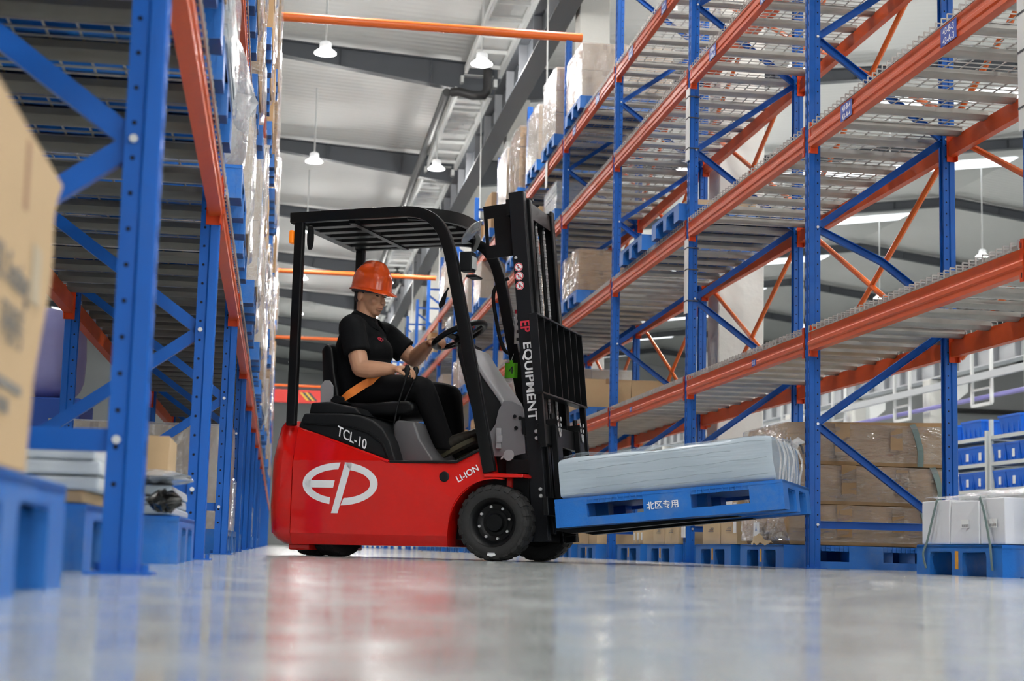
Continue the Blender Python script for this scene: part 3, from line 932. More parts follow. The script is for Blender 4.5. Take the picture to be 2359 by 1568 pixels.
# --- overhead guard
GSEC = [(-.027,-.034),(.027,-.034),(.027,.034),(-.027,.034)]
def guard_rail(s):
    P = [(-1.432,s,2.093),(-1.1,s,2.098),(-.66,s,2.102),(-.56,s,2.088),(-.475,s,2.045),(-.41,s,1.965),(-.362,s,1.84),(-.325,s,1.68),(-.2,s,1.12),(-.071,s,.515)]
    Q = [Vector(P[0]), Vector(P[1])]+smoothpath(P[2:8], 4)+[Vector(P[8]), Vector(P[9])]
    m_ = MB(); m_.bar(Q, .05, .070, up=(0,1,0)) if False else None
    # section: across = y, thickness in the plane
    prof = [(-.027,-.033),(.027,-.033),(.027,.033),(-.027,.033)]
    vs = []; n = len(Q)
    m_ = MB(); rings = []
    for i, p in enumerate(Q):
        tt = (Q[min(i+1,n-1)]-Q[max(i-1,0)]).normalized(); nn = Vector((-tt.z,0,tt.x))
        w = .033 + .004*max(0, min(1, (i-3)/(n-6)))
        rings.append([tuple(p+nn*a*w/.034+Vector((0,b,0))) for a, b in ((-.034,-.025),(.034,-.025),(.034,.025),(-.034,.025))])
    m_.loft(rings)
    return m_
for s in (.055, 1.005):
    fpart(guard_rail(s), 'guard_side_rail', BLK, bevel=.006, smooth=40)
    t = MB(); t.box((-1.402,s-.02,.79),(-1.338,s+.02,2.07)); o = fpart(t, 'guard_rear_post', BLK, bevel=.01)
t = MB(); t.box((-1.43,.04,2.055),(-1.36,1.02,2.10)); fpart(t, 'guard_rear_bar', BLK, bevel=.006)
bow = smoothpath([(-.66,.08,2.095),(-.53,.16,2.10),(-.43,.32,2.105),(-.40,.53,2.105),(-.43,.74,2.10),(-.50,.90,2.08),(-.55,.985,2.06)], 5)
t = MB(); t.bar(bow, .03, .075, up=(0,0,1)); fpart(t, 'guard_front_bow', BLK, smooth=50)
for i, s in enumerate((.20,.365,.53,.695,.86)):
    xe = -.66+.24*math.sin(math.pi*(s-.02)/1.04)
    t = MB(); t.prism([(-1.40,2.055),(xe,2.06),(xe,2.10),(-1.40,2.098)], 'y', s-.038, s+.038); fpart(t, 'guard_slat', BLK, bevel=.005)
t = MB(); t.prism([(-1.05,2.05),(-1.01,2.05),(-1.01,2.075),(-1.05,2.075)], 'y', .08, .98); fpart(t, 'guard_cross_bar', BLK)
t = MB(); t.box((-1.435,.03,1.93),(-1.405,.085,2.015)); fpart(t, 'rear_lamp', AMB, bevel=.01, segs=3)
t = MB(); t.lathe([(.0,0),(.03,0),(.03,.02),(.0,.02)], 14, M=Matrix.Translation((-1.337,.12,1.98)) @ Matrix.Rotation(math.pi/2, 4, 'Y') @ Matrix.Scale(2.6, 4, (1,0,0)))
fpart(t, 'rear_buzzer', BLKM)
t = MB(); t.lathe([(.0,.012),(.05,.01),(.062,0),(.064,-.008),(.0,-.012)], 24, M=Matrix.Translation((-.315,.27,2.005)) @ Matrix.Rotation(math.radians(-50), 4, 'Y') @ Matrix.Scale(1.35, 4, (1,0,0)))
fpart(t, 'mirror', mat('mirror_glass', (.35,.36,.36), .12, metal=.6), smooth=30)
t = MB(); t.tube([(-.31,.27,2.0),(-.25,.25,2.02),(-.22,.2,2.06)], .008, 6); fpart(t, 'mirror_stalk', BOLT)
t = MB(); t.box((-.315,.09,1.73),(-.235,.17,1.85)); t.box((-.27,.08,1.69),(-.20,.20,1.705)); fpart(t, 'front_light_box', BLKM, bevel=.008)
t = MB(); t.box((-.234,.095,1.745),(-.230,.165,1.82)); fpart(t, 'light_lens', mat('lamp_lens', (.6,.62,.62), .15))
t = MB(); t.prism([(-.405,1.60),(-.385,1.60),(-.40,1.53),(-.43,1.50),(-.44,1.525)], 'y', .085, .09); t.tube([(-.38,.09,1.63),(-.40,.088,1.59)], .006, 6); fpart(t, 'hanging_strap', BLK)
# grab handle on the far leg, green paper tag
t = MB(); t.tube(smoothpath([(-.30,1.0,1.84),(-.37,1.0,1.81),(-.405,1.0,1.72),(-.37,1.0,1.52),(-.335,1.0,1.40),(-.29,1.0,1.345),(-.16,1.0,1.335)], 5), .013, 8); fpart(t, 'grab_handle', BLK, smooth=40)
t = MB(); M = frame((-.245,.93,1.225),(1,0,0),(0,0,1)); t.box((-.043,-.055,-.001),(.043,.045,.001), M); t.box((-.012,.045,-.001),(.012,.062,.001), M); t.cur = 1; text_mb('4', .07, M @ Matrix.Translation((0,-.005,.0015)), t)
fpart(t, 'paper_tag', [mat('tag_green', (.16,.72,.02), .6), INK])
t = MB(); t.tube([(-.245,.93,1.285),(-.245,.975,1.335)], .002, 5); fpart(t, 'tag_string', PAPER)
# --- cowl, dash, steering
t = MB(); t.prism([(-.395,1.262),(-.362,1.312),(-.325,1.305),(-.205,1.13),(-.092,.975),(-.005,.76),(.0,.515),(-.20,.515),(-.255,.80)], 'y', .30, .66); fpart(t, 'dash_cowl', BLKM, bevel=.02, segs=3, smooth=50)
t = MB(); t.prism([(-.338,1.305),(-.312,1.30),(-.192,1.125),(-.079,.975),(.007,.76),(-.018,.76),(-.104,.955),(-.219,1.105)], 'y', .288, .672); fpart(t, 'cowl_shell', SILV, bevel=.012, segs=3, smooth=50)
t = MB(); t.prism([(-.145,.62),(-.14,.76),(-.105,.81),(-.085,.90),(-.055,.955),(.0,.95),(.07,.915),(.09,.64),(.0,.62)], 'y', .225, .232); fpart(t, 'side_cover', mat('cover_grey', (.17,.165,.175), .42), bevel=.002)
for (a, b) in ((.02,.86),(.055,.85),(.03,.79)):
    t = MB(); t.cyl((a,.224,b),(a,.214,b),.011,n=10); fpart(t, 'cover_plug', BLK)
t = MB(); t.box((-.09,.20,.665),(-.06,.226,.79)); t.box((-.085,.195,.70),(-.05,.21,.745)); fpart(t, 'latch', SILV, bevel=.003)
t = MB(); t.box((-.02,.2,.60),(.13,.86,.52)); fpart(t, 'front_bulkhead', BLK)
t = MB()
Ml = Matrix.Translation((.0,.185,.625)) @ Matrix.Rotation(math.pi/2, 4, 'X')
t.lathe([(.0,-.006),(.033,-.006),(.033,.006),(.0,.006)], 18, M=Ml); t.prism([(-.035,.605),(-.05,.598),(-.048,.61),(-.01,.65)], 'y', .18, .191); fpart(t, 'lifting_lug', SILV)
SC = Vector((-.462,.53,1.402)); sax = Vector((-math.sin(math.radians(25)),0,math.cos(math.radians(25)))); sx_ = Vector((math.cos(math.radians(25)),0,math.sin(math.radians(25))))
t = MB(); t.tube([tuple(SC+sx_*.172*math.cos(q)+Vector((0,1,0))*.172*math.sin(q)) for q in [2*math.pi*k/40 for k in range(40)]], .019, 10, closed=True); sw = fpart(t, 'steering_wheel', BLK, smooth=60)
t = MB()
for q in (20, 140, 260):
    d = sx_*math.cos(math.radians(q))+Vector((0,1,0))*math.sin(math.radians(q)); t.bar([SC-sax*.03, SC+d*.08-sax*.02, SC+d*.165], .036, .014, up=tuple(sax))
t.build('spoke', BLK, sw)
t = MB(); t.cyl(SC-sax*.05, SC+sax*.008, .05, .042, n=16); t.build('hub', BLKM, sw, smooth=40)
t = MB(); t.tube([tuple(SC-sax*.03), tuple(SC-sax*.12+sx_*.03), (-.365,.53,1.26)], [.035,.045,.06], 12); t.box((-.43,.42,1.27),(-.35,.64,1.33)); fpart(t, 'steering_column', BLKM, smooth=40)
t = MB(); t.ell((-.415,.50,1.43),(.05,.09,.045)); fpart(t, 'instrument_pod', BLK, smooth=60)
# --- hydraulic levers
for i, (tx, ty) in enumerate(((-.70,.25),(-.672,.32))):
    t = MB(); t.tube([(-.79,ty+.02,.76),(-.755,ty+.01,.93),(tx,ty,1.10)], .0068, 8); lv = fpart(t, 'lever', BLK, smooth=40)
    t = MB(); t.tube([(tx-.006,ty,1.085),(tx,ty,1.12),(tx+.006,ty,1.155),(tx+.004,ty,1.178)], [.009,.015,.021,.012], 12); t.build('lever_knob', BLKM, lv, smooth=60)
t = MB()
for k in range(5): t.lathe([(.05-.006*k,0),(.058-.006*k,.009),(.046-.006*k,.018)], 14, M=Matrix.Translation((-.80+.006*k,.285,.69+.018*k)) @ Matrix.Scale(1.3,4,(0,1,0)))
fpart(t, 'lever_boot', BLKM)
t = MB(); t.prism([(-.80,.575),(-.74,.575),(-.75,.70),(-.83,.76),(-.86,.72)], 'y', .2, .36); fpart(t, 'lever_console', BLK, bevel=.012)

# --- wheels
def wheel(r, w, rimr, name, lugs=22):
    """axis along y, outer face at -y"""
    R = Matrix.Rotation(math.pi/2, 4, 'X')
    root = empty(name, (0,0,0), 0, FK)
    t = MB(); h = w/2
    t.lathe([(rimr,-h*.86),(rimr+.012,-h*.98),(r*.82,-h),(r*.93,-h*.93),(r*.975,-h*.72),(r*.975,h*.72),(r*.93,h*.93),(r*.82,h),(rimr+.012,h*.98),(rimr,h*.86)], 56, M=R, cap=False)
    t.build('tyre', RUB, root, smooth=40)
    t = MB()
    for k in range(lugs):
        for side in (-1, 1):
            q = 2*math.pi*(k+(.5 if side > 0 else 0))/lugs; dq = 2*math.pi/lugs*.30
            vs = []
            for (rr, y, e) in ((r*.955,.0,1),(r*.935,side*h*.9,1.0),(r*.86,side*h*1.005,.8),(r*1.0,.0,1),(r*1.0,side*h*.78,1),(r*.955,side*h*.98,.95),(r*.88,side*h*1.02,.75)):
                pass
            prof = [(r*.95,side*h*.02),(r*1.0,side*h*.02),(r*.998,side*h*.78),(r*.955,side*h*.98),(r*.87,side*h*1.035),(r*.86,side*h*.97)]
            for sgn in (-1, 1):
                for (rr, y) in prof: vs.append((rr*math.cos(q+sgn*dq), y, rr*math.sin(q+sgn*dq)))
            n = len(prof)
            t.add(vs, [tuple(range(n)), tuple(range(2*n-1,n-1,-1))]+[(i,(i+1)%n,n+(i+1)%n,n+i) for i in range(n)])
    t.build('tread_lugs', RUB, root)['kind'] = 'stuff'
    t = MB(); t.lathe([(.0,-h*.30),(rimr*.55,-h*.30),(rimr*.60,-h*.36),(rimr*.80,-h*.42),(rimr*.88,-h*.70),(rimr*.97,-h*.90),(rimr*1.06,-h*.97),(rimr*1.06,-h*.9),(rimr,-h*.85),(rimr,h*.8),(.0,h*.8)][::-1], 40, M=R.inverted(), cap=False)
    t.build('rim', BLK, root, smooth=35)
    t = MB(); t.cyl((0,-h*.30,0),(0,-h*.55,0),rimr*.42,rimr*.36,n=24); t.build('hub_cap', BLK, root, smooth=40)
    for k in range(8):
        q = 2*math.pi*(k+.3)/8
        t = MB(); c = (rimr*.70*math.cos(q), -h*.36, rimr*.70*math.sin(q)); t.cyl(c, (c[0],c[1]-.018,c[2]), .0085, n=6); t.build('wheel_nut', BOLT, root)
    return root
w = wheel(.222, .172, .135, 'drive_wheel'); w.location = (-.032,.088,.222)
t = MB(); t.box((-.026,-.088,-.195),(.026,-.0865,-.180)); t.box((-.022,-.088,-.178),(.022,-.0865,-.174)); t.build('tyre_print', WHITEINK, w)
w2 = wheel(.222, .172, .135, 'drive_wheel'); w2.location = (-.032,SW-.088,.222); w2.rotation_euler = (0,0,math.pi)
for dy in (-.105, .105):
    w3 = wheel(.19, .15, .10, 'steer_wheel', 18)
    a = math.radians(66)
    c = Vector((-1.24,.53,.19)) + Vector((-math.sin(a)*dy, math.cos(a)*dy, 0)) + Vector((0,-.18,0))
    w3.location = c; w3.rotation_euler = (0,0,a)
t = MB(); t.box((-1.25,.25,.12),(-1.0,.62,.26)); fpart(t, 'steer_axle_box', BLK)
t = MB(); t.box((-.33,.19,.12),(.13,.87,.50)); fpart(t, 'drive_axle_box', BLK)

# --- mast (tilted back)
MA = empty('mast', (.158,0,.136), 0, FK); MA.rotation_euler = (0,-TILT,0)
def mpart(mb, name, m, **k): return mb.build(name, m, MA, **k)
def channel(x0, x1, y0, y1, z0, z1, web, t=.014):
    """vertical C rail: web on side 'web' (0 at y0 / 1 at y1)"""
    m_ = MB()
    yw = (y0, y0+t) if web == 0 else (y1-t, y1)
    m_.box((x0,yw[0],z0),(x1,yw[1],z1))
    ya, yb = (y0+t, y1) if web == 0 else (y0, y1-t)
    m_.box((x0,ya,z0),(x0+t,yb,z1)); m_.box((x1-t,ya,z0),(x1,yb,z1))
    return m_
mpart(channel(0,.095,.20,.262,-.02,2.10,0), 'outer_rail', MASTC, bevel=.004)
mpart(channel(0,.095,.798,.86,-.02,2.10,1), 'outer_rail', MASTC, bevel=.004)
mpart(channel(.018,.112,.268,.322,.02,2.06,0), 'inner_rail', BLK, bevel=.004)
mpart(channel(.018,.112,.738,.792,.02,2.06,1), 'inner_rail', BLK, bevel=.004)
for (z0, z1) in ((.05,.2),(.62,.72),(1.96,2.06)):
    t = MB(); t.box((-.02,.2,z0),(.0,.86,z1)); mpart(t, 'cross_member', BLK)
t = MB(); t.box((.03,.3,1.95),(.10,.76,2.05)); mpart(t, 'cross_member', BLK)
t = MB(); t.cyl((.05,.53,.05),(.05,.53,1.35),.038,n=16); mpart(t, 'lift_cylinder', BLK, smooth=40)
t = MB(); t.cyl((.05,.53,1.35),(.05,.53,1.98),.022,n=14); mpart(t, 'piston_rod', mat('chrome', (.8,.8,.8), .1, metal=1), smooth=40)
for y in (.37,.69):
    t = MB(); t.cyl((.0,y,.05),(.0,y,1.98),.024,n=12); mpart(t, 'side_cylinder', BLK, smooth=40)
CHN = mat('chain_steel', (.5,.5,.5), .35, metal=.7)
for y in (.44,.60):
    t = MB()
    for k in range(86):
        z = .3+k*.019
        t.box((.086,y-(.010 if k % 2 else .006),z-.008),(.096,y+(.010 if k % 2 else .006),z+.008))
    mpart(t, 'lift_chain', CHN)['kind'] = 'stuff'
    t = MB(); t.lathe([(.04,-.014),(.03,-.008),(.03,.008),(.04,.014)], 18, M=Matrix.Translation((.055,y,1.95)) @ Matrix.Rotation(math.pi/2,4,'X')); mpart(t, 'chain_pulley', BLK)
for y in (.40,.48,.64):
    t = MB(); t.tube([(.075,y,.3),(.078,y,1.1),(.07,y,1.93)], .009, 8); mpart(t, 'hydraulic_hose', RUB, smooth=40)
t = MB(); t.lathe([(.0,0),(.045,0),(.05,.012),(.03,.022),(.022,.05),(0,.05)][::-1] if False else [(.022,0),(.022,.03),(.05,.045),(.05,.06),(.0,.06)], 18, M=Matrix.Translation((.06,.36,2.02))); mpart(t, 'cylinder_cap', BLK, smooth=30)
t = MB(); t.lathe([(.015,0),(.03,.05),(.045,.065),(.045,.075),(.0,.075)], 18, M=Matrix.Translation((-.075,.42,2.0))); t.box((-.09,.30,1.98),(0,.44,2.0)); mpart(t, 'cylinder_cap', BLK, smooth=30)
t = MB(); t.box((-.185,.255,1.72),(-.163,.262,2.05)); t.box((-.122,.255,1.72),(.0,.262,2.05)); t.box((-.163,.255,1.97),(-.122,.262,2.05)); t.box((-.163,.255,1.72),(-.122,.262,1.80)); mpart(t, 'stop_plate', BLK)
for z in (.628,.588,.285,.245):
    t = MB(); t.lathe([(.012,0),(.012,.006),(.008,.010),(0,.010)], 12, M=Matrix.Translation((.068,.199,z)) @ Matrix.Rotation(math.pi/2,4,'X')); mpart(t, 'rail_bolt', BOLT)
t = MB(); t.lathe([(.009,0),(.009,.006),(0,.008)], 8, M=Matrix.Translation((.02,.199,1.69)) @ Matrix.Rotation(math.pi/2,4,'X')); mpart(t, 'rail_bolt', BOLT)
# prohibition stickers and lettering on the near rail
STR = mat('sticker_red', (.65,.03,.06), .5)
for i, z in enumerate((1.632,1.576,1.518)):
    t = MB(); Ms = frame((.032,.1992,z),(1,0,0),(0,0,1))
    def disc(r0, r1, zz, n=28):
        vs = []; fs = []
        for k in range(n):
            q = 2*math.pi*k/n; vs += [(r0*math.cos(q),r0*math.sin(q),zz),(r1*math.cos(q),r1*math.sin(q),zz)]
        for k in range(n):
            l = (k+1) % n; fs.append((2*k,2*k+1,2*l+1,2*l))
        t.add(vs, fs, Ms)
    t.cur = 0; disc(0,.0265,0); t.cur = 1; disc(.0205,.0255,.0004)
    t.cur = 2
    t.ell((-.003,.010,.0006),(.0035,.0035,.0003),8,4,Ms); t.prism([(-.007,-.004),(0,-.004),(.001,.006),(-.006,.006)],'z',.0003,.0008,Ms)
    t.prism([(-.007,-.014),(-.004,-.014),(-.003,-.004),(-.006,-.004)],'z',.0003,.0008,Ms); t.prism([(-.001,-.014),(.002,-.014),(0,-.004),(-.003,-.004)],'z',.0003,.0008,Ms)
    if i == 0: t.prism([(.004,-.013),(.013,-.013),(.008,-.003)],'z',.0003,.0008,Ms)
    if i == 1: t.prism([(.005,-.012),(.009,-.012),(.009,.009),(.006,.009)],'z',.0003,.0008,Ms)
    if i == 2: t.prism([(.005,-.012),(.012,-.012),(.012,-.008),(.008,-.008),(.008,.006),(.005,.006)],'z',.0003,.0008,Ms)
    t.cur = 1; t.prism([(-.016,.014),(-.013,.017),(.017,-.013),(.014,-.016)],'z',.0008,.0011,Ms)
    mpart(t, 'warning_sticker', [PAPER, STR, INK])
t = text_mb('EP', .085, frame((.045,.1994,1.268),(0,0,-1),(1,0,0)), None, bold=.002, xscale=.85); mpart(t, 'rail_lettering', STR)
t = text_mb('EQUIPMENT', .076, frame((.050,.1994,.935),(0,0,-1),(1,0,0)), None, bold=.0016, xscale=1.15); mpart(t, 'rail_lettering', WHITEINK)
# sticker strip on the far leg
t = MB(); t.box((-.243,.972,1.40),(-.19,.974,1.62)); t.cur = 1; t.box((-.243,.9715,1.60),(-.19,.9745,1.625)); t.cur = 2
for z in (1.42,1.47,1.52,1.56): t.box((-.228,.971,z),(-.205,.9745,z+.02))
fpart(t, 'warning_strip', [PAPER, STR, INK])

# --- carriage, load backrest, forks (move with the mast tilt)
CA = empty('fork_carriage', (.158,0,.136), 0, FK); CA.rotation_euler = (0,-TILT,0)
def cpart(mb, name, m, **k): return mb.build(name, m, CA, **k)
t = MB(); t.box((.115,.06,.54),(.150,1.02,.66)); cpart(t, 'carriage_bar', BLK, bevel=.005)
t = MB(); t.box((.115,.06,.12),(.150,1.02,.23)); cpart(t, 'carriage_bar', BLK, bevel=.005)
for y in (.33,.71):
    t = MB(); t.box((.04,y,.1),(.115,y+.03,.70)); cpart(t, 'carriage_plate', BLK)
LZ0, LZ1 = .83, 1.312
EDGE = mat('backrest_edge', (.10,.105,.11), .3)
t = MB(); t.box((.118,.045,LZ1-.012),(.175,1.03,LZ1)); cpart(t, 'backrest_top', MASTC, bevel=.003)
t = MB(); t.box((.118,.045,LZ0),(.175,1.03,LZ0+.012)); cpart(t, 'backrest_bottom', BLK, bevel=.003)
for i in range(8):
    y = .045+.977*i/7
    t = MB(); t.box((.120,y,LZ0+.01),(.172,y+.008,LZ1-.01)); cpart(t, 'backrest_bar', MASTC if i == 0 else BLK, bevel=.002)
for y in (.05,.98):
    t = MB(); t.box((.13,y,.52),(.165,y+.03,LZ0+.01)); cpart(t, 'backrest_post', BLK)
for y in (.23,.73):
    fk_ = MB()
    fk_.prism([(.150,.66),(.185,.66),(.190,.10),(.205,.06),(.24,.050),(1.22,.036),(1.22,.028),(.22,.014),(.16,.03),(.150,.07)], 'y', y, y+.10)
    cpart(fk_, 'fork', BLK, bevel=.004)
    t = MB(); t.box((.115,y+.02,.655),(.19,y+.08,.70)); t.cyl((.15,y+.05,.70),(.15,y+.05,.735),.016,n=10); cpart(t, 'fork_latch', BLK, bevel=.004)
    t = MB()
    for k in range(9):
        q = k/8; c = Vector((.192, y+.015+.07*q, .70-.10*math.sin(math.pi*q)))
        t.tube([tuple(c+Vector((0,.006*math.cos(a),.011*math.sin(a)))) for a in [2*math.pi*j/8 for j in range(8)]], .003, 5, closed=True)
    cpart(t, 'latch_chain', CHN)
# --- decals on the body side
def lp(cx, cy): return (-1.266+(cx/2.949-96)*.00286, .56-((cy/2.949+880)-1066)*.002556)
def strip(mb, outer, inner, s=.0284):
    n = len(outer); vs = [(p[0], s, p[1]) for p in outer]+[(p[0], s, p[1]) for p in inner]
    mb.add(vs, [(i, i+1, n+i+1, n+i) for i in range(n-1)])
def arc(cx, cy, rx, ry, a0, a1, n=26):
    return [lp(cx+rx*math.cos(math.radians(a0+(a1-a0)*k/n)), cy-ry*math.sin(math.radians(a0+(a1-a0)*k/n))) for k in range(n+1)]
lg = MB()
o_ = arc(538,690,255,147,90,255); i_ = arc(538,690,203,100,94,252)
strip(lg, o_, i_)
lg.add([(p[0],.0284,p[1]) for p in (lp(300,667),lp(503,667),lp(493,718),lp(300,718))], [(0,1,2,3)])
o_ = arc(538,690,255,150,84,-88); i_ = arc(538,690,205,100,72,-82)
strip(lg, o_, i_)
lg.add([(p[0],.0284,p[1]) for p in (lp(568,543),lp(616,543),lp(530,895),lp(485,895))], [(0,1,2,3)])
fpart(lg, 'body_logo', WHITEINK)
d = Vector((.157,0,.091)).normalized(); t = text_mb('LI-ION', .054, frame((-.205,.0395,.505), d, Vector((-.50,0,.865))), None, bold=.0008, xscale=.98); fpart(t, 'body_lettering', WHITEINK)
d = Vector((.204,0,-.092)).normalized(); t = text_mb('TCL-10', .085, frame((-.968,.0665,.716), d, Vector((.1,0,.99))), None, bold=.0010, xscale=.82); fpart(t, 'hood_lettering', WHITEINK)
t = MB(); t.lathe([(.031,0),(.031,.004),(.026,.007),(0,.007)], 24, M=Matrix.Translation((-.349,.036,.487)) @ Matrix.Rotation(math.pi/2,4,'X')); fpart(t, 'body_plug', BLKM, smooth=30)
# ------------------------------------------------------------------ pallets
ORDN = ['first','second','third','fourth','fifth','sixth','seventh','eighth','ninth','tenth','eleventh','twelfth','thirteenth','fourteenth','fifteenth']
def pallet_mesh(L, W, H, strip=True):
    """L along x (windows in the long faces), W along y (open arches in the end faces); origin at centre bottom"""
    m_ = MB(); l, w = L/2, W/2; d = H*.24
    # deck: rim and ribs
    m_.box((-l,-w,H-d*.45),(l,w,H-.004))
    m_.box((-l,-w+.006,H-d),(l,-w+.02,H)); m_.box((-l,w-.02,H-d),(l,w-.006,H)); m_.box((-l,-w+.02,H-d),(-l+.02,w-.02,H)); m_.box((l-.02,-w+.02,H-d),(l,w-.02,H))
    # end faces with two arches
    leg = W*.17; mid = W*.12; top = H-d*.9; r = H*.16
    def arch(y0, y1):
        return [(y0,0),(y0,top-r),(y0+r*.3,top-r*.3),(y0+r,top),(y1-r,top),(y1-r*.3,top-r*.3),(y1,top-r),(y1,0)]
    poly = [(-w,0)]
    poly = [(-w,H-d),(-w,0)]+arch(-w+leg,-mid/2)+arch(mid/2,w-leg)+[(w,0),(w,H-d)]
    for x0, x1 in ((-l,-l+.022),(l-.022,l)):
        n = len(poly); vs = [(x0,p[0],p[1]) for p in poly]+[(x1,p[0],p[1]) for p in poly]
        fs = [(i,(i+1)%n,n+(i+1)%n,n+i) for i in range(n)]
        # faces as columns (non-convex outline split by hand)
        m_.add(vs, fs)
        for x in (x0, x1):
            cols = [(-w,-w+leg),(-mid/2,mid/2),(w-leg,w)]
            for a, b in cols: m_.add([(x,a,0),(x,b,0),(x,b,H-d),(x,a,H-d)], [(0,1,2,3)])
            for a, b in ((-w+leg,-mid/2),(mid/2,w-leg)):
                up = [(a,H-d),(b,H-d)]; lo = [(b,top-r),(b-r*.3,top-r*.3),(b-r,top),(a+r,top),(a+r*.3,top-r*.3),(a,top-r)]
                pts = up+lo; m_.add([(x,p[0],p[1]) for p in pts], [(0,1,2,3),(0,3,4,5),(0,5,6,7)] if len(pts) == 8 else [tuple(range(len(pts)))])
    # blocks and runners
    be, bm2 = L*.145, L*.105
    for yc, hw in ((-w+leg/2,leg/2),(0,mid/2),(w-leg/2,leg/2)):
        for xa, xb in ((-l,-l+be),(-bm2,bm2),(l-be,l)):
            m_.box((xa+.001,yc-hw+.002,0),(xb-.001,yc+hw-.002,H-d*.45))
        if strip: m_.box((-l+.002,yc-hw+.003,0),(l-.002,yc+hw-.003,H*.30))
    # ribs above the windows
    for side in (-1, 1):
        for a, b in ((-l+be,-bm2),(bm2,l-be)):
            n = 9
            for k in range(n+1):
                x = a+(b-a)*k/n; m_.box((x-.003,side*w-.003,H-d),(x+.003,side*w+.003,H-.002))
    return m_.mesh('pallet', PALLET)
PALM = pallet_mesh(1.10, .96, .145)
plm = MB(); plm.box((-.004,-.015,.03),(0,.015,.115)); PLATE = plm.mesh('name_plate', mat('plate_orange', (.75,.35,.03), .5))
def pallet(x, y, z, label, group=None, ang=0.0, plate=False, me=None):
    o = put('pallet', me or PALM, None, (x, y, z), (0,0,ang))
    tag(o, label, 'pallet', group)
    if plate: put('name_plate', PLATE, o, (-.55, 0, 0))
    return o

# ------------------------------------------------------------------ cartons and loads
def carton_mb(x0, x1, y0, y1, z0, z1, m_=None, crumple=0.0, rnd=None):
    m_ = m_ or MB()
    m_.cur = 0
    j = (lambda: rnd.uniform(-crumple, crumple)) if rnd else (lambda: 0)
    n = len(m_.v)
    m_.box((x0,y0,z0),(x1,y1,z1))
    for i in range(n, n+8): 
        p = m_.v[i]; m_.v[i] = (p[0]+j(), p[1]+j(), p[2]+(j() if p[2] > z0+.01 else 0))
    return m_
def tape_on(m_, x0, x1, y0, y1, z0, z1, idx, axis='y', w=.025, e=.0012, drop=.06):
    """strip of tape over the top running along the axis and down both ends"""
    m_.cur = idx
    if axis == 'y':
        c = (x0+x1)/2
        m_.box((c-w,y0-e,z1-drop),(c+w,y0,z1)); m_.box((c-w,y1,z1-drop),(c+w,y1+e,z1)); m_.box((c-w,y0-e,z1),(c+w,y1+e,z1+e))
    else:
        c = (y0+y1)/2
        m_.box((x0-e,c-w,z1-drop),(x0,c+w,z1)); m_.box((x1,c-w,z1-drop),(x1+e,c+w,z1)); m_.box((x0-e,c-w,z1),(x1+e,c+w,z1+e))
    m_.cur = 0
def film_shell(x0, x1, y0, y1, z0, z1, seed, off=.012, amp=.012, tuft=None):
    """a wrinkled film sleeve around a block, slightly proud of it"""
    rnd = random.Random(seed); m_ = MB(); N = 40; rows = 9; rings = []
    per = []
    for i in range(N):
        q = i/N*4; s_ = int(q); f_ = q-s_
        p = [(x0+(x1-x0)*f_,y0),(x1,y0+(y1-y0)*f_),(x1-(x1-x0)*f_,y1),(x0,y1-(y1-y0)*f_)][s_]
        nx, ny = [(0,-1),(1,0),(0,1),(-1,0)][s_]; per.append((p, (nx, ny)))
    for r in range(rows):
        z = z0+(z1+.008-z0)*r/(rows-1); ring = []
        for (p, nn) in per:
            a = off+rnd.uniform(0, amp)
            ring.append((p[0]+nn[0]*a, p[1]+nn[1]*a, z+rnd.uniform(-.01,.01)*(0 < r < rows-1)))
        rings.append(ring)
    m_.loft(rings, caps=False)
    top = [(p[0][0]*.5+(x0+x1)/4+rnd.uniform(-.02,.02), p[0][1]*.5+(y0+y1)/4+rnd.uniform(-.02,.02), z1+.010+rnd.uniform(0,.02)) for p in per]
    m_.loft([rings[-1], top], caps=False); m_.add(top, [tuple(range(N))])
    if tuft:
        tx, ty, tz = tuft
        for k in range(7):
            a = rnd.uniform(0,6.28); l_ = rnd.uniform(.06,.16)
            pth = [(tx,ty,tz)]
            for s_ in range(3): pth.append((tx+math.cos(a)*l_*(s_+1)/3+rnd.uniform(-.02,.02), ty+math.sin(a)*l_*(s_+1)/3+rnd.uniform(-.02,.02), tz+.05*(s_+1)*rnd.uniform(.1,1)))
            m_.tube(pth, [.03,.04,.03,.008], 6, flat=.35)
    return m_
LOADS = {}
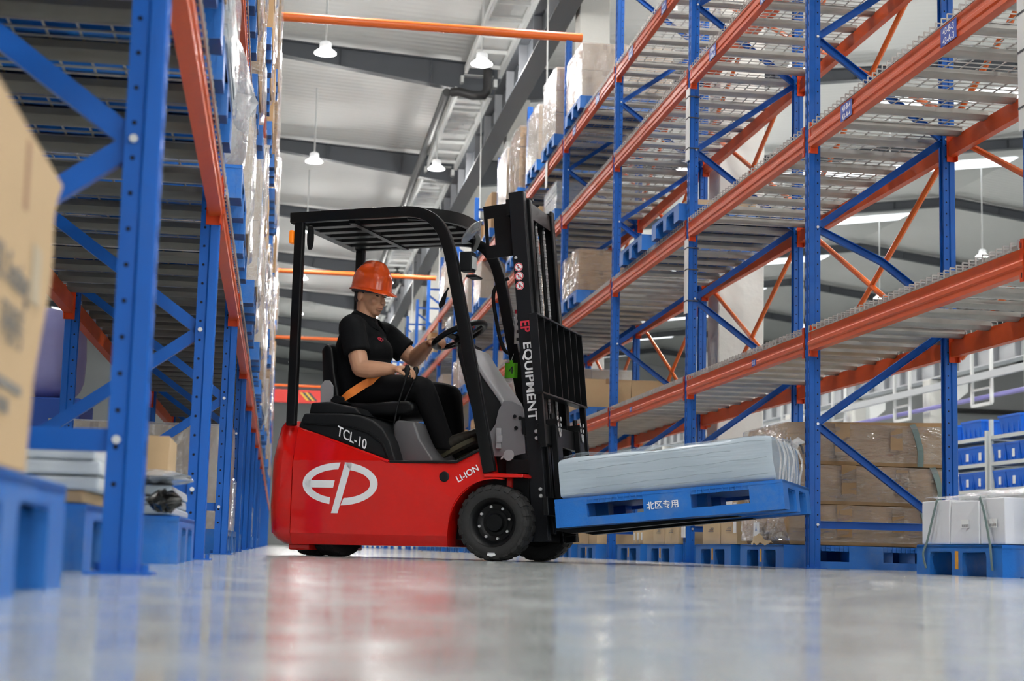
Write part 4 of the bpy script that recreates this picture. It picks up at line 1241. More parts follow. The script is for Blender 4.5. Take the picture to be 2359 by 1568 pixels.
def load_proto(kind, h, seed):
    """a pallet load, centred in x and y, base at z=0; footprint 1.06 x .92"""
    rnd = random.Random(seed)
    root = empty('pallet_load', (0,0,-50))
    X, Y = .53, .45
    cm = [CARD, CARD2, CARD3][rnd.randrange(3) if kind != 'brown' else 2]
    if kind in ('cartons','brown','bare'):
        nl = max(1, round(h/.30)); hh = h/nl
        for l_ in range(nl):
            for ix in range(2):
                for iy in range(2):
                    x0 = -X+ix*X+.003; y0 = -Y+iy*Y+.003
                    m_ = carton_mb(x0, x0+X-.006, y0, y0+Y-.006, l_*hh, (l_+1)*hh-.004, None, .006, rnd)
                    tape_on(m_, x0, x0+X-.006, y0, y0+Y-.006, 0, (l_+1)*hh-.002, 1, 'x' if (ix+iy) % 2 else 'y')
                    if rnd.random() < .4:
                        m_.cur = 2; m_.box((X+.0 if ix else -X-.0015, y0+.1, l_*hh+.08),(X+.002 if ix else -X, y0+.22, l_*hh+.16)); m_.cur = 0
                    m_.build('carton', [cm, TAPE, PAPER], root)
        if kind != 'bare':
            film_shell(-X,X,-Y,Y,-.04,h,seed).build('stretch_film', FILM if rnd.random() < .55 else FILM_W, root, smooth=60)
    elif kind == 'sheets':
        n = max(3, round(h/.05)); hh = h/n
        for l_ in range(n):
            m_ = carton_mb(-X+rnd.uniform(0,.015),X-rnd.uniform(0,.015),-Y+rnd.uniform(0,.015),Y-rnd.uniform(0,.015),l_*hh,(l_+1)*hh-.002,None,.004,rnd)
            m_.build('sheet_bundle', GREYSHEET if seed % 2 else WHITESHEET, root)
        film_shell(-X,X,-Y,Y,-.02,h,seed,.006,.006).build('stretch_film', FILM, root, smooth=60)
    elif kind == 'sacks':
        m_ = MB(); m_.ell((0,0,h*.5),(X,Y,h*.52),20,12,None,.5); m_.build('bulk_bag', FILM_W if seed % 2 else WHITESHEET, root, smooth=80)
        for k in range(4):
            m_ = MB(); a = k*1.57+.7; m_.tube(smoothpath([(X*.75*math.cos(a),Y*.75*math.sin(a),h*.9),(X*.6*math.cos(a),Y*.6*math.sin(a),h*1.12),(X*.4*math.cos(a),Y*.4*math.sin(a),h*.98)],4), .018, 6, flat=.3); m_.build('bag_loop', WHITEP, root)
    return root
PROTOS = [('cartons',.62,1),('cartons',.9,2),('brown',.6,3),('sheets',.35,5),('bare',.6,6),('cartons',.75,8),('sheets',.5,12),('brown',.9,14),('sacks',.7,7),('bare',.32,21),('brown',.46,31),('cartons',.85,33)]
PR = []
for k_, h_, s_ in PROTOS: PR.append(load_proto(k_, h_, s_))
PDESC = ['tan film-wrapped cartons','tall film-wrapped cartons','brown wrapped cartons','grey sheet stack','plain cartons','film-wrapped carton block','pale sheet stack','tall brown wrapped cartons','bulky white bag','low row of cartons','low brown wrapped cartons','film-wrapped carton tower']
def load(i, x, y, z, label, group=None, ang=0.0):
    o = copy_tree(PR[i]); o.location = (x, y, z); o.rotation_euler = (0,0,ang); tag(o, label, 'load', group); return o

# ------------------------------------------------------------------ left rack goods
rnd = random.Random(4)
XLC = XL-.02-.55
def put_left(k, lev, half, pi, dx=0.0, dy=0.0):
    z = 0 if lev < 0 else LEV[lev]+.035+.163
    y = YL+k*BAY+PW + (.80 if half == 0 else 2.08)+dy
    where = '%s, left rack, %s bay, %s half' % ('on the floor' if lev < 0 else 'on the %s shelf' % ORDN[lev], ORDN[k], 'nearer' if half == 0 else 'farther')
    pallet(XLC+dx, y, z, 'blue plastic pallet %s' % where, 'pallets in the left rack')
    if pi is not None: load(pi, XLC+dx+(.03 if lev >= 0 else 0), y, z+.147, '%s %s' % (PDESC[pi], where), 'loads in the left rack')
for k in range(0, 12):
    ymid = YL+k*BAY+1.5; zmax = .3418*ymid+.5
    for lev in range(4):
        if LEV[lev]+.2 > zmax: continue
        for half in (0, 1):
            if k > 8 and half == 0: pass
            opts = [0,1,2,4,5,7,8,3] if lev < 3 else [1,7,1,5]
            pi = rnd.choice(opts)
            if PROTOS[pi][1] > .88 and lev == 2: pi = 2     # lower gap below the top shelf
            if lev == 2 and PROTOS[pi][1] > .62: pi = 4
            put_left(k, lev, half, pi, rnd.uniform(.055,.11), rnd.uniform(-.05,.05))
for k in range(2, 9):
    for half in (0, 1):
        put_left(k, -1, half, rnd.choice([3,6,4,0,3]), rnd.uniform(-.04,.02), rnd.uniform(-.05,.05))
# first floor bays, built from the photograph
G = 'goods on the floor of the left rack'
pallet(-.96, 4.05, 0, 'blue pallet under the white sheet stack behind the first left post', None)
b = MB(); b.box((-1.5,3.6,.147),(-.42,4.5,.175)); tag(b.build('flat_carton', CARD, None, bevel=.004), 'flat brown carton between blue pallet and white sheet stack', 'carton')
r_ = empty('sheet_stack', (-.93,4.05,.176))
rr = random.Random(9)
for i in range(4):
    b = carton_mb(-.55+rr.uniform(0,.02),.55-rr.uniform(0,.02),-.46,.46-rr.uniform(0,.03),i*.033,i*.033+.031,None,.005,rr); b.build('sheet_bundle', WHITESHEET, r_, bevel=.006)
tag(r_, 'white stack of sheets behind the first left post', 'sheet stack')
b = MB(); carton_mb(-.24,.24,-.2,.2,0,.20,b,.004,rr); tape_on(b,-.24,.24,-.2,.2,0,.20,1,'x',.05,.0015,.2); tape_on(b,-.24,.24,-.2,.2,0,.202,1,'y',.24,.0012,.045)
o = b.build('carton', [CARD3, YTAPE], None, loc=(-.93,4.12,.312)); tag(o, 'brown carton with yellow tape on the white sheet stack', 'carton')
pallet(-.84, 5.42, 0, 'blue pallet with black film beside the second left post', None)
r_ = empty('sheet_stack', (-.84,5.42,.148))
for i in range(3):
    b = carton_mb(-.53+rr.uniform(0,.02),.53-rr.uniform(0,.02),-.46,.46-rr.uniform(0,.03),i*.03,i*.03+.028,None,.005,rr); b.build('sheet_bundle', GREYSHEET, r_, bevel=.006)
tag(r_, 'low grey sheet stack beside the second left post', 'sheet stack')
b = MB(); carton_mb(-.28,.28,-.2,.2,0,.13,b,.003,rr); tape_on(b,-.28,.28,-.2,.2,0,.13,1,'y',.06,.0015,.13)
tag(b.build('carton', [CARD, YTAPE], None, loc=(-.62,5.25,.262)), 'tan carton with a yellow tape band beside the second left post', 'carton')
def crumpled(name, c, r, m, label, seed, cat='plastic film'):
    rn = random.Random(seed); m_ = MB(); m_.ell((0,0,0), r, 14, 8)
    m_.v = [(p[0]*(1+rn.uniform(-.25,.25)), p[1]*(1+rn.uniform(-.25,.25)), p[2]*(1+rn.uniform(-.35,.35))) for p in m_.v]
    z0 = min(p[2] for p in m_.v); m_.v = [(p[0],p[1],p[2]-z0) for p in m_.v]
    return tag(m_.build(name, m, None, loc=c), label, cat)
crumpled('film_scrap', (-.36,5.02,.238), (.10,.12,.02), mat('grey_film', (.35,.36,.38), .15), 'crumpled grey film lying on the low grey sheet stack', 2)
crumpled('film_scrap', (-.33,4.86,.148), (.05,.05,.03), mat('black_film', (.01,.01,.01), .12), 'crumpled black film hanging by the second left post', 3)
# foreground carton on its pallet
pallet(-.85, 1.885, 0, 'blurred blue pallet under the large carton at the left picture edge', None)
def fore_box():
    z0, z1 = .147, .535
    root = empty('large_carton', (-.83, 1.5, z0)); h = z1-z0
    m_ = MB(); rows = 14; rings = []
    rn = random.Random(5)
    for r in range(rows+1):
        q = r/rows; z = h*q
        yn = -.62; yf = [.48,.48,.485,.49,.495,.51,.53,.55,.57,.585,.59,.585,.58,.60,.64][r]
        xf = .53
        ring = []
        for k in range(8): ring.append((-.5+(xf+.5)*k/8, yn, z))
        for k in range(10): ring.append((xf, yn+(yf-yn)*k/10, z))
        for k in range(8): ring.append((xf-(xf+.5)*k/8, yf, z))
        for k in range(4): ring.append((-.5, yf-(yf-yn)*k/4, z))
        rings.append(ring)
    m_.loft(rings); m_.build('carton_body', CARD, root, smooth=25)
    xp = .5315
    t = text_mb('XL Seating', .052, frame((xp,.29,.212),(0,1,0),(0,0,1)), None, .0005); t.build('printed_text', GREYINK, root)
    t = text_mb('环座号', .050, frame((xp,.31,.152),(0,1,0),(0,0,1)), None, .0005); t.build('printed_text', GREYINK, root)
    t = MB(); t.box((xp-.0005,.1,.083),(xp,.40,.094)); t.build('printed_bar', GREYINK, root)
    t = text_mb('■ ■ ■', .022, frame((xp,.28,.063),(0,1,0),(0,0,1)), None, .0005); t.build('printed_text', GREYINK, root)
    t = MB(); t.box((xp-.0005,.42,.20),(xp,.49,.27)); t.build('printed_mark', mat('faded_print', (.46,.38,.27), .8), root)
    t = MB(); t.box((xp-.002,.34,.295),(xp-.0005,.362,.375)); t.build('tape_mark', mat('brown_stain', (.30,.16,.09), .7), root)
    t = MB(); t.prism([(.44,.30),(.60,.25),(.645,.385),(.60,.3885),(.44,.3885)], 'x', .530, .5305); 
    tag(root, 'large tan carton with grey print at the left picture edge, out of focus', 'carton')
fore_box()
def hanging_film(c, h, w, label, seed):
    rn = random.Random(seed); m_ = MB()
    for k in range(6):
        P = [(rn.uniform(-.02,.02), rn.uniform(-w,w), 0)]
        for s_ in range(4): P.append((rn.uniform(-.015,.05), P[0][1]+rn.uniform(-w,w)*.6, -h*(s_+1)/4*rn.uniform(.6,1)))
        m_.tube(smoothpath(P,2), [.02+.03*math.sin(i/8*3.1)*rn.uniform(.5,1) for i in range(9)], 7, flat=.3)
    tag(m_.build('hanging_film', film_mat('loose_film', .35, (.9,.92,.95), .15, 12, .9), None, smooth=60, loc=c), label, 'plastic film', 'loose film on the left rack')
hanging_film((-.25,7.35,2.22), .25, .14, 'loose clear film bulging out above the first orange beam, left rack', 1)
hanging_film((-.24,9.95,1.83), .10, .08, 'small clear film scrap beside the second post of the left rack', 2)
hanging_film((-.24,13.3,2.66), .75, .14, 'long clear film hanging from a load by the third post, left rack', 3)
hanging_film((-.23,16.6,3.1), .5, .15, 'clear film hanging in the fifth bay of the left rack', 4)
hanging_film((-.23,19.7,2.0), .6, .15, 'clear film hanging low in the sixth bay of the left rack', 5)
b = MB(); b.ell((0,0,.45),(.55,.5,.48),20,12,None,.55)
tag(b.build('lilac_bag', mat('lilac_bag', (.42,.42,.80), .5, bump=.4, bscale=6), None, smooth=80, loc=(-2.55,16.6,1.45)), 'large lilac bag beyond the left rack, over the yellow taped carton', 'bag')
b = MB(); b.box((-.6,-.55,0),(.6,.55,1.44)); tag(b.build('storage_crate', mat('crate_blue', (.02,.10,.5), .5), None, bevel=.02, loc=(-2.55,16.6,0)), 'blue crate beyond the left rack under the lilac bag', 'crate')

# ------------------------------------------------------------------ goods beyond the left rack (second row of racking behind it)
for i in range(6):
    z = .0; y = [9.5,12.1,14.6,18.6,21.2,23.8][i]
    pallet(-2.55, y, 0, 'blue pallet behind the left rack, %s from the camera' % ORDN[i], 'pallets behind the left rack', math.pi/2)
    load([6,8,4,5,0,2][i], -2.55, y, .147, '%s behind the left rack, %s from the camera' % (PDESC[[6,8,4,5,0,2][i]], ORDN[i]), 'loads behind the left rack', math.pi/2)

# ------------------------------------------------------------------ right rack: floor pallets
XRC = XR-.06+.55
def put_right(k, lev, half, pi, dx=0.0, dy=0.0, plate=False):
    z = 0 if lev < 0 else LEV[lev]+.035+.163
    y = YA+k*BAY+PW + (.80 if half == 0 else 2.08)+dy
    where = '%s, right rack, %s bay, %s half' % ('on the floor' if lev < 0 else 'on the %s shelf' % ORDN[lev], ORDN[k+1], 'nearer' if half == 0 else 'farther')
    pallet(XRC+dx, y, z, 'blue plastic pallet %s' % where, 'pallets in the right rack', 0, plate)
    if pi is not None: load(pi, XRC+dx, y, z+.147, '%s %s' % (PDESC[pi], where), 'loads in the right rack')
# bay of the white cartons (nearest bay)
pallet(3.75, 7.20, 0, 'blue pallet under the strapped white cartons at the right edge', None, 0, True)
def white_cartons():
    y = [6.73,6.99,7.31,7.66]; xs_ = [3.215,3.75,4.27]; n = 0
    nm = ['nearest','middle','farthest']
    for i in range(3):
        for j in range(2):
            z1 = .205 if (i, j) != (2,0) else .215
            b = MB(); rr_ = random.Random(i*7+j); x0, x1 = xs_[j]+.003, xs_[j+1]-.003; y0, y1 = y[i]+.003, y[i+1]-.004
            xc, yc = (x0+x1)/2, (y0+y1)/2
            carton_mb(x0-xc, x1-xc, y0-yc, y1-yc, 0, z1, b, .005, rr_)
            c = b.build('white_carton', WHITEBOX, None, bevel=.004, loc=(xc, yc, .148))
            tag(c, 'white carton on the right edge pallet, %s, %s row' % (nm[i], 'aisle' if j == 0 else 'rear'), 'carton', 'strapped white cartons')
            if j == 0:
                t = MB(); t.box((x0-xc-.0065,-.06,.075),(x0-xc-.0052,.03,.115)); t.cur = 1
                for q in range(7): t.box((x0-xc-.0068,-.055+q*.011,.08),(x0-xc-.006,-.050+q*.011,.092))
                if i != 2: t.build('shipping_label', [PAPER, INK], c)
    rn = random.Random(11); m_ = MB()
    def top(u, v):
        return (3.22+.95*v, 6.76+.86*u, .366+.045*math.sin(3.14*u)*math.sin(3.14*min(1,v*1.3))+rn.uniform(0,.016))
    m_.grid(top, 18, 14); m_.build('x', FILM_W, None)
    bpy.data.objects['x'].name = 'film_cover'; tag(bpy.data.objects['film_cover'], 'loose crinkled film sheet lying on the white cartons', 'plastic film')
    for (yy, s) in ((7.52,1),(6.86,-1)):
        t = MB(); t.bar(smoothpath([(3.198,yy+s*.04,.03),(3.188,yy+s*.05,.10),(3.196,yy+s*.02,.16),(3.203,yy-s*.05,.30),(3.203,yy-s*.09,.362)],5), .018, .003, up=(1,0,0))
        tag(t.build('strap', STRAP, None), 'grey green strap on the white cartons, %s' % ('farther from the camera' if s > 0 else 'nearer the camera, curved'), 'strap')
white_cartons()
# bay A-B: brown slabs on the near pallet, cartons on the far one
pallet(3.75, 10.29, 0, 'blue pallet under the three wrapped brown bales', None, 0, True)
def bales():
    nm = ['lowest','middle','topmost']
    zs = [(.149,.405),(.409,.66),(.664,.93)]
    for i, (a, b) in enumerate(zs):
        h = b-a; root = empty('wrapped_bale', (3.80+[0,.02,.0][i], 10.30, a), math.radians([0,1.0,-1.2][i]))
        m_ = MB(); rn = random.Random(i+3)
        prof = []
        N = 10
        for r in range(N+1):
            q = r/N; bul = .03*math.sin(math.pi*q)*(1 if i < 2 else .5)
            z = h*q; x0, x1, y0, y1 = -.55-bul,.52+bul*.6,-.46-bul,.45+bul
            lean = .03*q*(i == 2)
            ring = []
            for k in range(8): ring.append((x0+(x1-x0)*k/8, y0+rn.uniform(-.004,.004), z+lean*k/8))
            for k in range(8): ring.append((x1, y0+(y1-y0)*k/8, z+lean))
            for k in range(8): ring.append((x1-(x1-x0)*k/8, y1, z+lean*(1-k/8)))
            for k in range(8): ring.append((x0+rn.uniform(-.004,.004), y1-(y1-y0)*k/8, z))
            prof.append(ring)
        m_.loft(prof); m_.build('bale_body', CARD3, root, smooth=50)
        f_ = film_shell(-.565,.535,-.475,.465,0.02,h-.012,i+20,.02,.016); f_.build('stretch_film', FILM, root, smooth=60)
        t = MB(); xx = [.34,.40,.30][i]; t.bar(smoothpath([(xx+.02,-.50,.0),(xx+.015,-.515,h*.4),(xx-.01,-.50,h*.85),(xx-.02,-.47,h+.01)],4), .04, .003, up=(0,1,0)); t.build('strap', STRAP, root)
        for bx in ((-.25,-.15,.2,1.0),(.12,.20,.35,.92)):
            t = MB(); t.box((bx[0],-.502,h*bx[2]),(bx[1],-.499,h*bx[3])); t.build('tape', TAPE, root)
        tag(root, 'brown film-wrapped bale on blue pallet behind the first right frame, %s of three' % nm[i], 'bale', 'wrapped brown bales')
bales()
t = MB(); t.box((3.175,10.26,.19),(3.178,10.38,.29)); t.cur = 1; text_mb('人', .05, frame((3.174,10.32,.25),(0,-1,0),(0,0,1)), t)
tag(t.build('note', [PAPER, mat('pen_blue', (.02,.15,.5), .6)], None), 'white note with a blue mark on the wrapped brown bales', 'note')
t = MB(); rn = random.Random(2)
t.grid(lambda u, v: (3.17-.03*math.sin(u*3.14), 9.92+.5*u, .147+.07*(1-abs(2*u-1))*v+.01*math.sin(u*20)), 12, 3); t.build('y', CARD2, None)
bpy.data.objects['y'].name = 'cardboard_flap'; tag(bpy.data.objects['cardboard_flap'], 'torn cardboard flap at the foot of the wrapped brown bales', 'cardboard')
pallet(3.75, 11.48, 0, 'blue pallet under the pair of tan cartons, first bay behind the raised load', None, 0, True)
def floor_cartons(items, z, prefix):
    for (x0, x1, y0, y1, h, m, lab, lb) in items:
        b = MB(); rr_ = random.Random(int(y0*100)); xc, yc = (x0+x1)/2, (y0+y1)/2
        carton_mb(x0-xc,x1-xc,y0-yc,y1-yc,0,h,b,.003,rr_); tape_on(b,x0-xc,x1-xc,y0-yc,y1-yc,0,h+.001,1,'x')
        b.cur = 2
        for q in (.30,.72): 
            for j in range(3): b.box((x0-xc-.0045,-.07,h*q+j*.012),(x0-xc-.0035,.07-.03*j,h*q+j*.012+.006))
        b.cur = 3
        if lb: b.box((x0-xc-.005,-.20,h*.25),(x0-xc-.0035,-.12,h*.95)); b.box((x0-xc-.005,-.1,h*.8),(x0-xc-.0035,.2,h*.98))
        tag(b.build('carton', [m, TAPE, GREYINK, PAPER], None, loc=(xc, yc, z)), lab, 'carton')
floor_cartons([(3.24,3.72,11.42,11.90,.30,CARD2,'tan carton under the raised load, farther of the pair beside the second right post',0),
               (3.24,3.72,10.98,11.40,.31,CARD2,'tan carton under the raised load, nearer of the pair',1),
               (3.75,4.25,11.0,11.9,.30,CARD,'long tan carton behind the pair on the same blue pallet',0)], .148, '')
pallet(3.75, 13.10, 0, 'blue pallet with two tan cartons beyond the second right post', None, 0, True)
pallet(3.75, 14.32, 0, 'blue pallet with small upright boxes near the third right post', None, 0, True)
floor_cartons([(3.24,3.75,13.12,13.52,.30,CARD2,'tan carton left of its twin beyond the second right post',0),
               (3.24,3.75,12.66,13.10,.31,CARD2,'tan carton right of its twin beyond the second right post',0),
               (3.45,4.2,14.35,14.75,.30,CARD3,'dark brown carton behind the small upright boxes',0)], .148, '')
for i in range(3):
    y0 = 13.90+i*.15
    b = MB(); b.box((3.24,y0,.148),(3.40,y0+.11,.265+.008*i)); b.cur = 1; b.box((3.238,y0+.03,.18),(3.24,y0+.08,.25))
    tag(b.build('upright_box', [CARD2, PAPER], None, bevel=.003), 'small upright box with a pale spine on the floor pallet, %s from the camera' % ORDN[i], 'box', 'small upright boxes')
put_right(2, -1, 0, 9, 0, -.05, True); put_right(2, -1, 1, 9, 0, 0, True)
for k in range(3, 9):
    for half in (0, 1): put_right(k, -1, half, rnd.choice([9,9,4,3]), 0, rnd.uniform(-.05,.05))
# right rack: shelves
PB = 'pallets in the right rack'
pallet(XRC, 13.10, LEV[1]+.198, 'empty looking blue pallet on the second shelf, right rack, nearer of two', PB)
pallet(XRC, 14.45, LEV[1]+.198, 'empty looking blue pallet on the second shelf, right rack, farther of two', PB)
b = MB(); carton_mb(-.3,.3,-.3,.3,0,.10,b,.004,rr); tape_on(b,-.3,.3,-.3,.3,0,.1,1,'x'); tag(b.build('carton', [CARD, TAPE], None, loc=(XRC-.1,13.2,LEV[1]+.345)), 'low tan carton on the nearer blue pallet, second shelf of the right rack', 'carton')
put_right(2, 1, 1, 10)
put_right(2, 0, 1, 9, .1)
def top_load(k, half, pi, dy=0): put_right(k, 3, half, pi, .0, dy)
top_load(2, 1, 0); top_load(3, 0, 11); top_load(3, 1, 5, .05); top_load(4, 0, 7); top_load(4, 1, 1)
for k in range(3, 13):
    for lev in range(4):
        for half in (0, 1):
            if (k <= 4 and lev == 3): continue
            if rnd.random() < .62:
                pi = rnd.choice([0,2,4,5,3,6,9,8]); 
                if lev == 2 and PROTOS[pi][1] > .62: pi = 9
                put_right(k, lev, half, pi, rnd.uniform(-.02,.04), rnd.uniform(-.06,.06))
t = MB(); t.box((0,0,0),(.003,.16,.34)); tag(t.build('hanging_card', PAPER, None, loc=(XR-.02,19.6,LEV[3]-.17)), 'blank white card hanging from the fourth beam of the right rack', 'card')

# ------------------------------------------------------------------ raised pallet and load on the forks
FM4 = Matrix.Translation(FO) @ Matrix.Rotation(FRZ, 4, 'Z') @ Matrix.Translation((.158,0,.136)) @ Matrix.Rotation(-TILT, 4, 'Y')
RP = pallet_mesh(1.31, 1.10, .163)
pc = FM4 @ Vector((.212+.655, .53, .052-.012))
o = put('pallet', RP, None, pc, None); o.rotation_euler = (0, -TILT, FRZ)
tag(o, 'blue plastic pallet with white lettering raised on the forks', 'pallet')
t = text_mb('北区专用', .047, frame((-.025,-.5515,.078),(1,0,0),(0,0,1)), None, .0005, bold=.0006); t.build('pallet_lettering', WHITEINK, o)
ld = empty('sheet_load', FM4 @ Vector((.212+.655, .53, .052-.012+.164)), 0); ld.rotation_euler = (0, -TILT, FRZ)
def sheet_load():
    rn = random.Random(8); m_ = MB(); rings = []
    N = 14
    for r in range(N+1):
        q = r/N; z = (.225)*q; ins = .0 if 0 < r < N else .012
        ring = []
        def w(a): return .004*math.sin(a*3+q*4)+rn.uniform(-.001,.001)
        x0, x1, y0, y1 = -.625+ins,.615-ins,-.51+ins,.50-ins
        for k in range(26):
            u = k/26; ring.append((x0+(x1-x0)*u, y0+w(u*4)-.012*math.sin(math.pi*q), z*(1+.10*u)+ (.006*math.sin(u*9)+.004*math.sin(u*23) if r == N else 0)))
        for k in range(14):
            u = k/14; ring.append((x1+w(u*4+5)*1.6, y0+(y1-y0)*u, z*1.10))
        for k in range(26):
            u = 1-k/26; ring.append((x0+(x1-x0)*u, y1+w(u*4+9), z*(1+.10*u)))
        for k in range(14):
            u = 1-k/14; ring.append((x0, y0+(y1-y0)*u, z))
        rings.append(ring)
    m_.loft(rings); m_.build('sheet_stack', mat('wrapped_grey_sheets', (.43,.51,.57), .2, var=.05, vscale=1.5, bump=.18, bscale=5, stretch=(.7,.7,14)), ld, smooth=55)
    # sheet joints: fine proud folds of film along the near side
    for i, (z, sl) in enumerate(((.018,.02),(.045,.03),(.095,.035),(.15,.04),(.205,.02))):
        t = MB(); P = [(-.6+1.18*k/12, -.530-.004*math.sin(k*1.7+i)-.010*math.sin(math.pi*(z/.225)), z+sl*k/12+.004*math.sin(k*2.3+i*2)) for k in range(13)]
        t.tube(P[i % 3:13-(i*2) % 4], .0017, 5, flat=.6); t.build('film_fold', mat('fold_grey', (.27,.33,.37), .3), ld, smooth=60)
    t = MB(); rn = random.Random(6)
    for k in range(9):
        a = rn.uniform(0,6.28); P = [(.60,.30,.24)]
        for s_ in range(3): P.append((.60+.03*math.cos(a)*(s_+1)+rn.uniform(-.01,.01), .30+.05*math.sin(a)*(s_+1), .24+.018*(s_+1)*rn.uniform(.3,1.2)))
        t.tube(P, [.02,.026,.02,.006], 6, flat=.3)
    t.build('film_knot', FILM_W, ld, smooth=60)
    t = MB(); t.tube(smoothpath([(.60,.33,.245),(.63,.36,.262),(.65,.40,.255),(.66,.42,.20)],4), .012, 6, flat=.4); t.build('black_tie', INK, ld)
    t = MB()
    t.grid(lambda u, v: (-.62+1.2*u, -.5+.25*v, .228*(1+.10*u)+.022*math.exp(-((u-.12)/.09)**2)+.014*math.exp(-((u-.45)/.1)**2)+.01*math.sin(u*30)*v+.008), 24, 4); t.build('top_film', FILM_W, ld, smooth=60)
    t = MB()
    for k in range(8):
        y = -.45+.9*k/8; P = [(.625,y,.245),(.64+.012*math.sin(k*2),y+.04,.15),(.632,y+.02,.05),(.625,y,.0)]; t.tube(smoothpath(P,3), .010, 6, flat=.35)
    t.build('end_folds', FILM_W, ld, smooth=60)
    tag(ld, 'film-wrapped stack of pale grey sheets on the raised pallet', 'sheet stack')
sheet_load()

# ------------------------------------------------------------------ shelves of blue bins behind the right rack
def bin_shelf(y0, y1, label):
    root = empty('bin_shelf', (9.9, y0, 0)); w = y1-y0
    SH = mat('shelf_white', (.62,.66,.64), .45)
    for yy in (0, w):
        for xx in (0, .6):
            t = MB(); t.box((xx-.025,yy-.025,0),(xx+.025,yy+.025,2.05 if yy == w and xx == 0 else 1.9)); t.build('upright', SH, root)
    for z in (.35,.72,1.08,1.45,1.82):
        t = MB(); t.box((-.02,0,z-.05),(.62,w,z)); t.build('shelf', SH, root)
    tag(root, label, 'shelf', 'white bin shelves')
BINM = MB()
BINM.frustum((-.19,-.14,0),(.19,.14,.20),(-.03,-.025)); BINM.box((-.225,-.172,.185),(.225,.172,.21))
for s in (-1,1):
    for k in range(4): BINM.box((-.21,-.12+k*.08-.006,.02),(-.185,-.12+k*.08+.006,.19)) if s < 0 else BINM.box((-.15+k*.1-.006,-.165,.02),(-.15+k*.1+.006,-.14,.19))
BINME = BINM.mesh('storage_bin', BIN); BINME.transform(Matrix.Diagonal((1.0,1.25,1.2,1)))
BIGM = BINME.copy(); BIGM.transform(Matrix.Diagonal((1.3,1.6,1.05,1)))
bl = MB(); bl.box((-.212,-.05,.05),(-.208,.03,.16)); BLM = bl.mesh('bin_label', PAPER)
UN = ['second shelf unit from the white cartons','shelf unit at the right picture edge','third shelf unit']
units = [(21.22,23.4,'white shelf unit of blue bins, left of the two seen past the rear post'),(18.9,21.08,'white shelf unit of blue bins at the right picture edge')]
for ui, (a, b_, lab) in enumerate(units):
    bin_shelf(a, b_, lab)
    for zi, z in enumerate((1.08,1.45)):
        n = 5
        for k in range(n):
            yy = a+.28+k*(b_-a-.5)/(n-1)
            c = put('storage_bin', BINME, None, (10.12, yy, z), (0,0,rnd.uniform(-.06,.06)))
            put('bin_label', BLM, c)
            tag(c, 'blue bin with white label, %s row, %s from the near end of the %s unit' % (['lower','upper'][zi], ORDN[k], ['left','right'][ui]), 'bin', 'blue storage bins')
    for k in range(2):
        yy = a+.55+k*1.1
        c = put('storage_bin', BIGM, None, (10.2, yy, 1.82)); tag(c, 'large blue bin on top of the %s unit, %s' % (['left','right'][ui], ['nearer','farther'][k]), 'bin', 'large blue bins')
for p_ in PR:
    for ch in list(p_.children): bpy.data.objects.remove(ch)
    bpy.data.objects.remove(p_)
# ------------------------------------------------------------------ driver (same local frame as the forklift)
SKIN = mat('skin', (.56,.30,.18), .5, var=.05, vscale=12, sss=.08)
SHIRT = mat('black_polo_cloth', (.006,.0065,.0075), .85, bump=.3, bscale=18, var=.1, spec=.12)
TROU = mat('black_trouser_cloth', (.006,.0063,.007), .8, bump=.4, bscale=11, var=.1, spec=.12)
HAIR = mat('black_hair', (.006,.005,.005), .5)
HELM = mat('helmet_orange_gloss', (.85,.095,.008), .18, coat=.5)
PE = empty('person', FO + Matrix.Rotation(FRZ, 3, 'Z') @ Vector((-1.1,.53,.0)), FRZ)
PE.location.z = 0
tag(PE, 'seated driver in black polo shirt and orange hard hat steering the forklift', 'person')
POFF = Vector((-1.1,.53,0))
def remesh(mb, name, m, voxel, sm=6, parent=None, fac=.5):
    me = mb.mesh(name+'_raw', m, clean=False)
    ob = bpy.data.objects.new(name+'_raw', me); COL.objects.link(ob)
    bm = bmesh.new(); bm.from_mesh(me); bmesh.ops.recalc_face_normals(bm, faces=bm.faces); bm.to_mesh(me); bm.free()
    r = ob.modifiers.new('r', 'REMESH'); r.mode = 'VOXEL'; r.voxel_size = voxel; r.use_smooth_shade = True
    if sm:
        s = ob.modifiers.new('s', 'SMOOTH'); s.iterations = sm; s.factor = fac
    dg = bpy.context.evaluated_depsgraph_get()
    out = bpy.data.meshes.new_from_object(ob.evaluated_get(dg))
    bpy.data.objects.remove(ob)
    out.name = name; out.materials.clear(); out.materials.append(m)
    out.transform(Matrix.Translation(-POFF))
    out.polygons.foreach_set('use_smooth', [True]*len(out.polygons))
    o = put(name, out, parent if parent is not None else PE)
    return o
def pbuild(mb, name, m, parent=None, **k):
    mb.v = [(a-POFF.x, b-POFF.y, c-POFF.z) for a, b, c in mb.v]
    return mb.build(name, m, parent or PE, **k)
def limb(m_, pts, rs, n=14, flat=1.0, sub=5, up=None):
    P = smoothpath(pts, sub); R = []
    k = len(pts)-1
    for i in range(len(P)):
        q = i/sub; a = min(int(q), k-1); f_ = q-a
        R.append(rs[a]*(1-f_)+rs[a+1]*f_)
    m_.tube(P, R, n, flat=flat, up=up)
    m_.ell(pts[0], (rs[0]*.98,)*3, 12, 8); m_.ell(pts[-1], (rs[-1]*.98,)*3, 12, 8)
V = Vector
HC = V((-1.075,.525,1.672))                # head centre
HR = Matrix.Translation(HC) @ Matrix.Rotation(math.radians(-22),4,'Z') @ Matrix.Rotation(math.radians(7),4,'Y') @ Matrix.Scale(1.09,4)
def H(x, y, z): return tuple(HR @ V((x, y, z)))       # head frame: x forward, z up
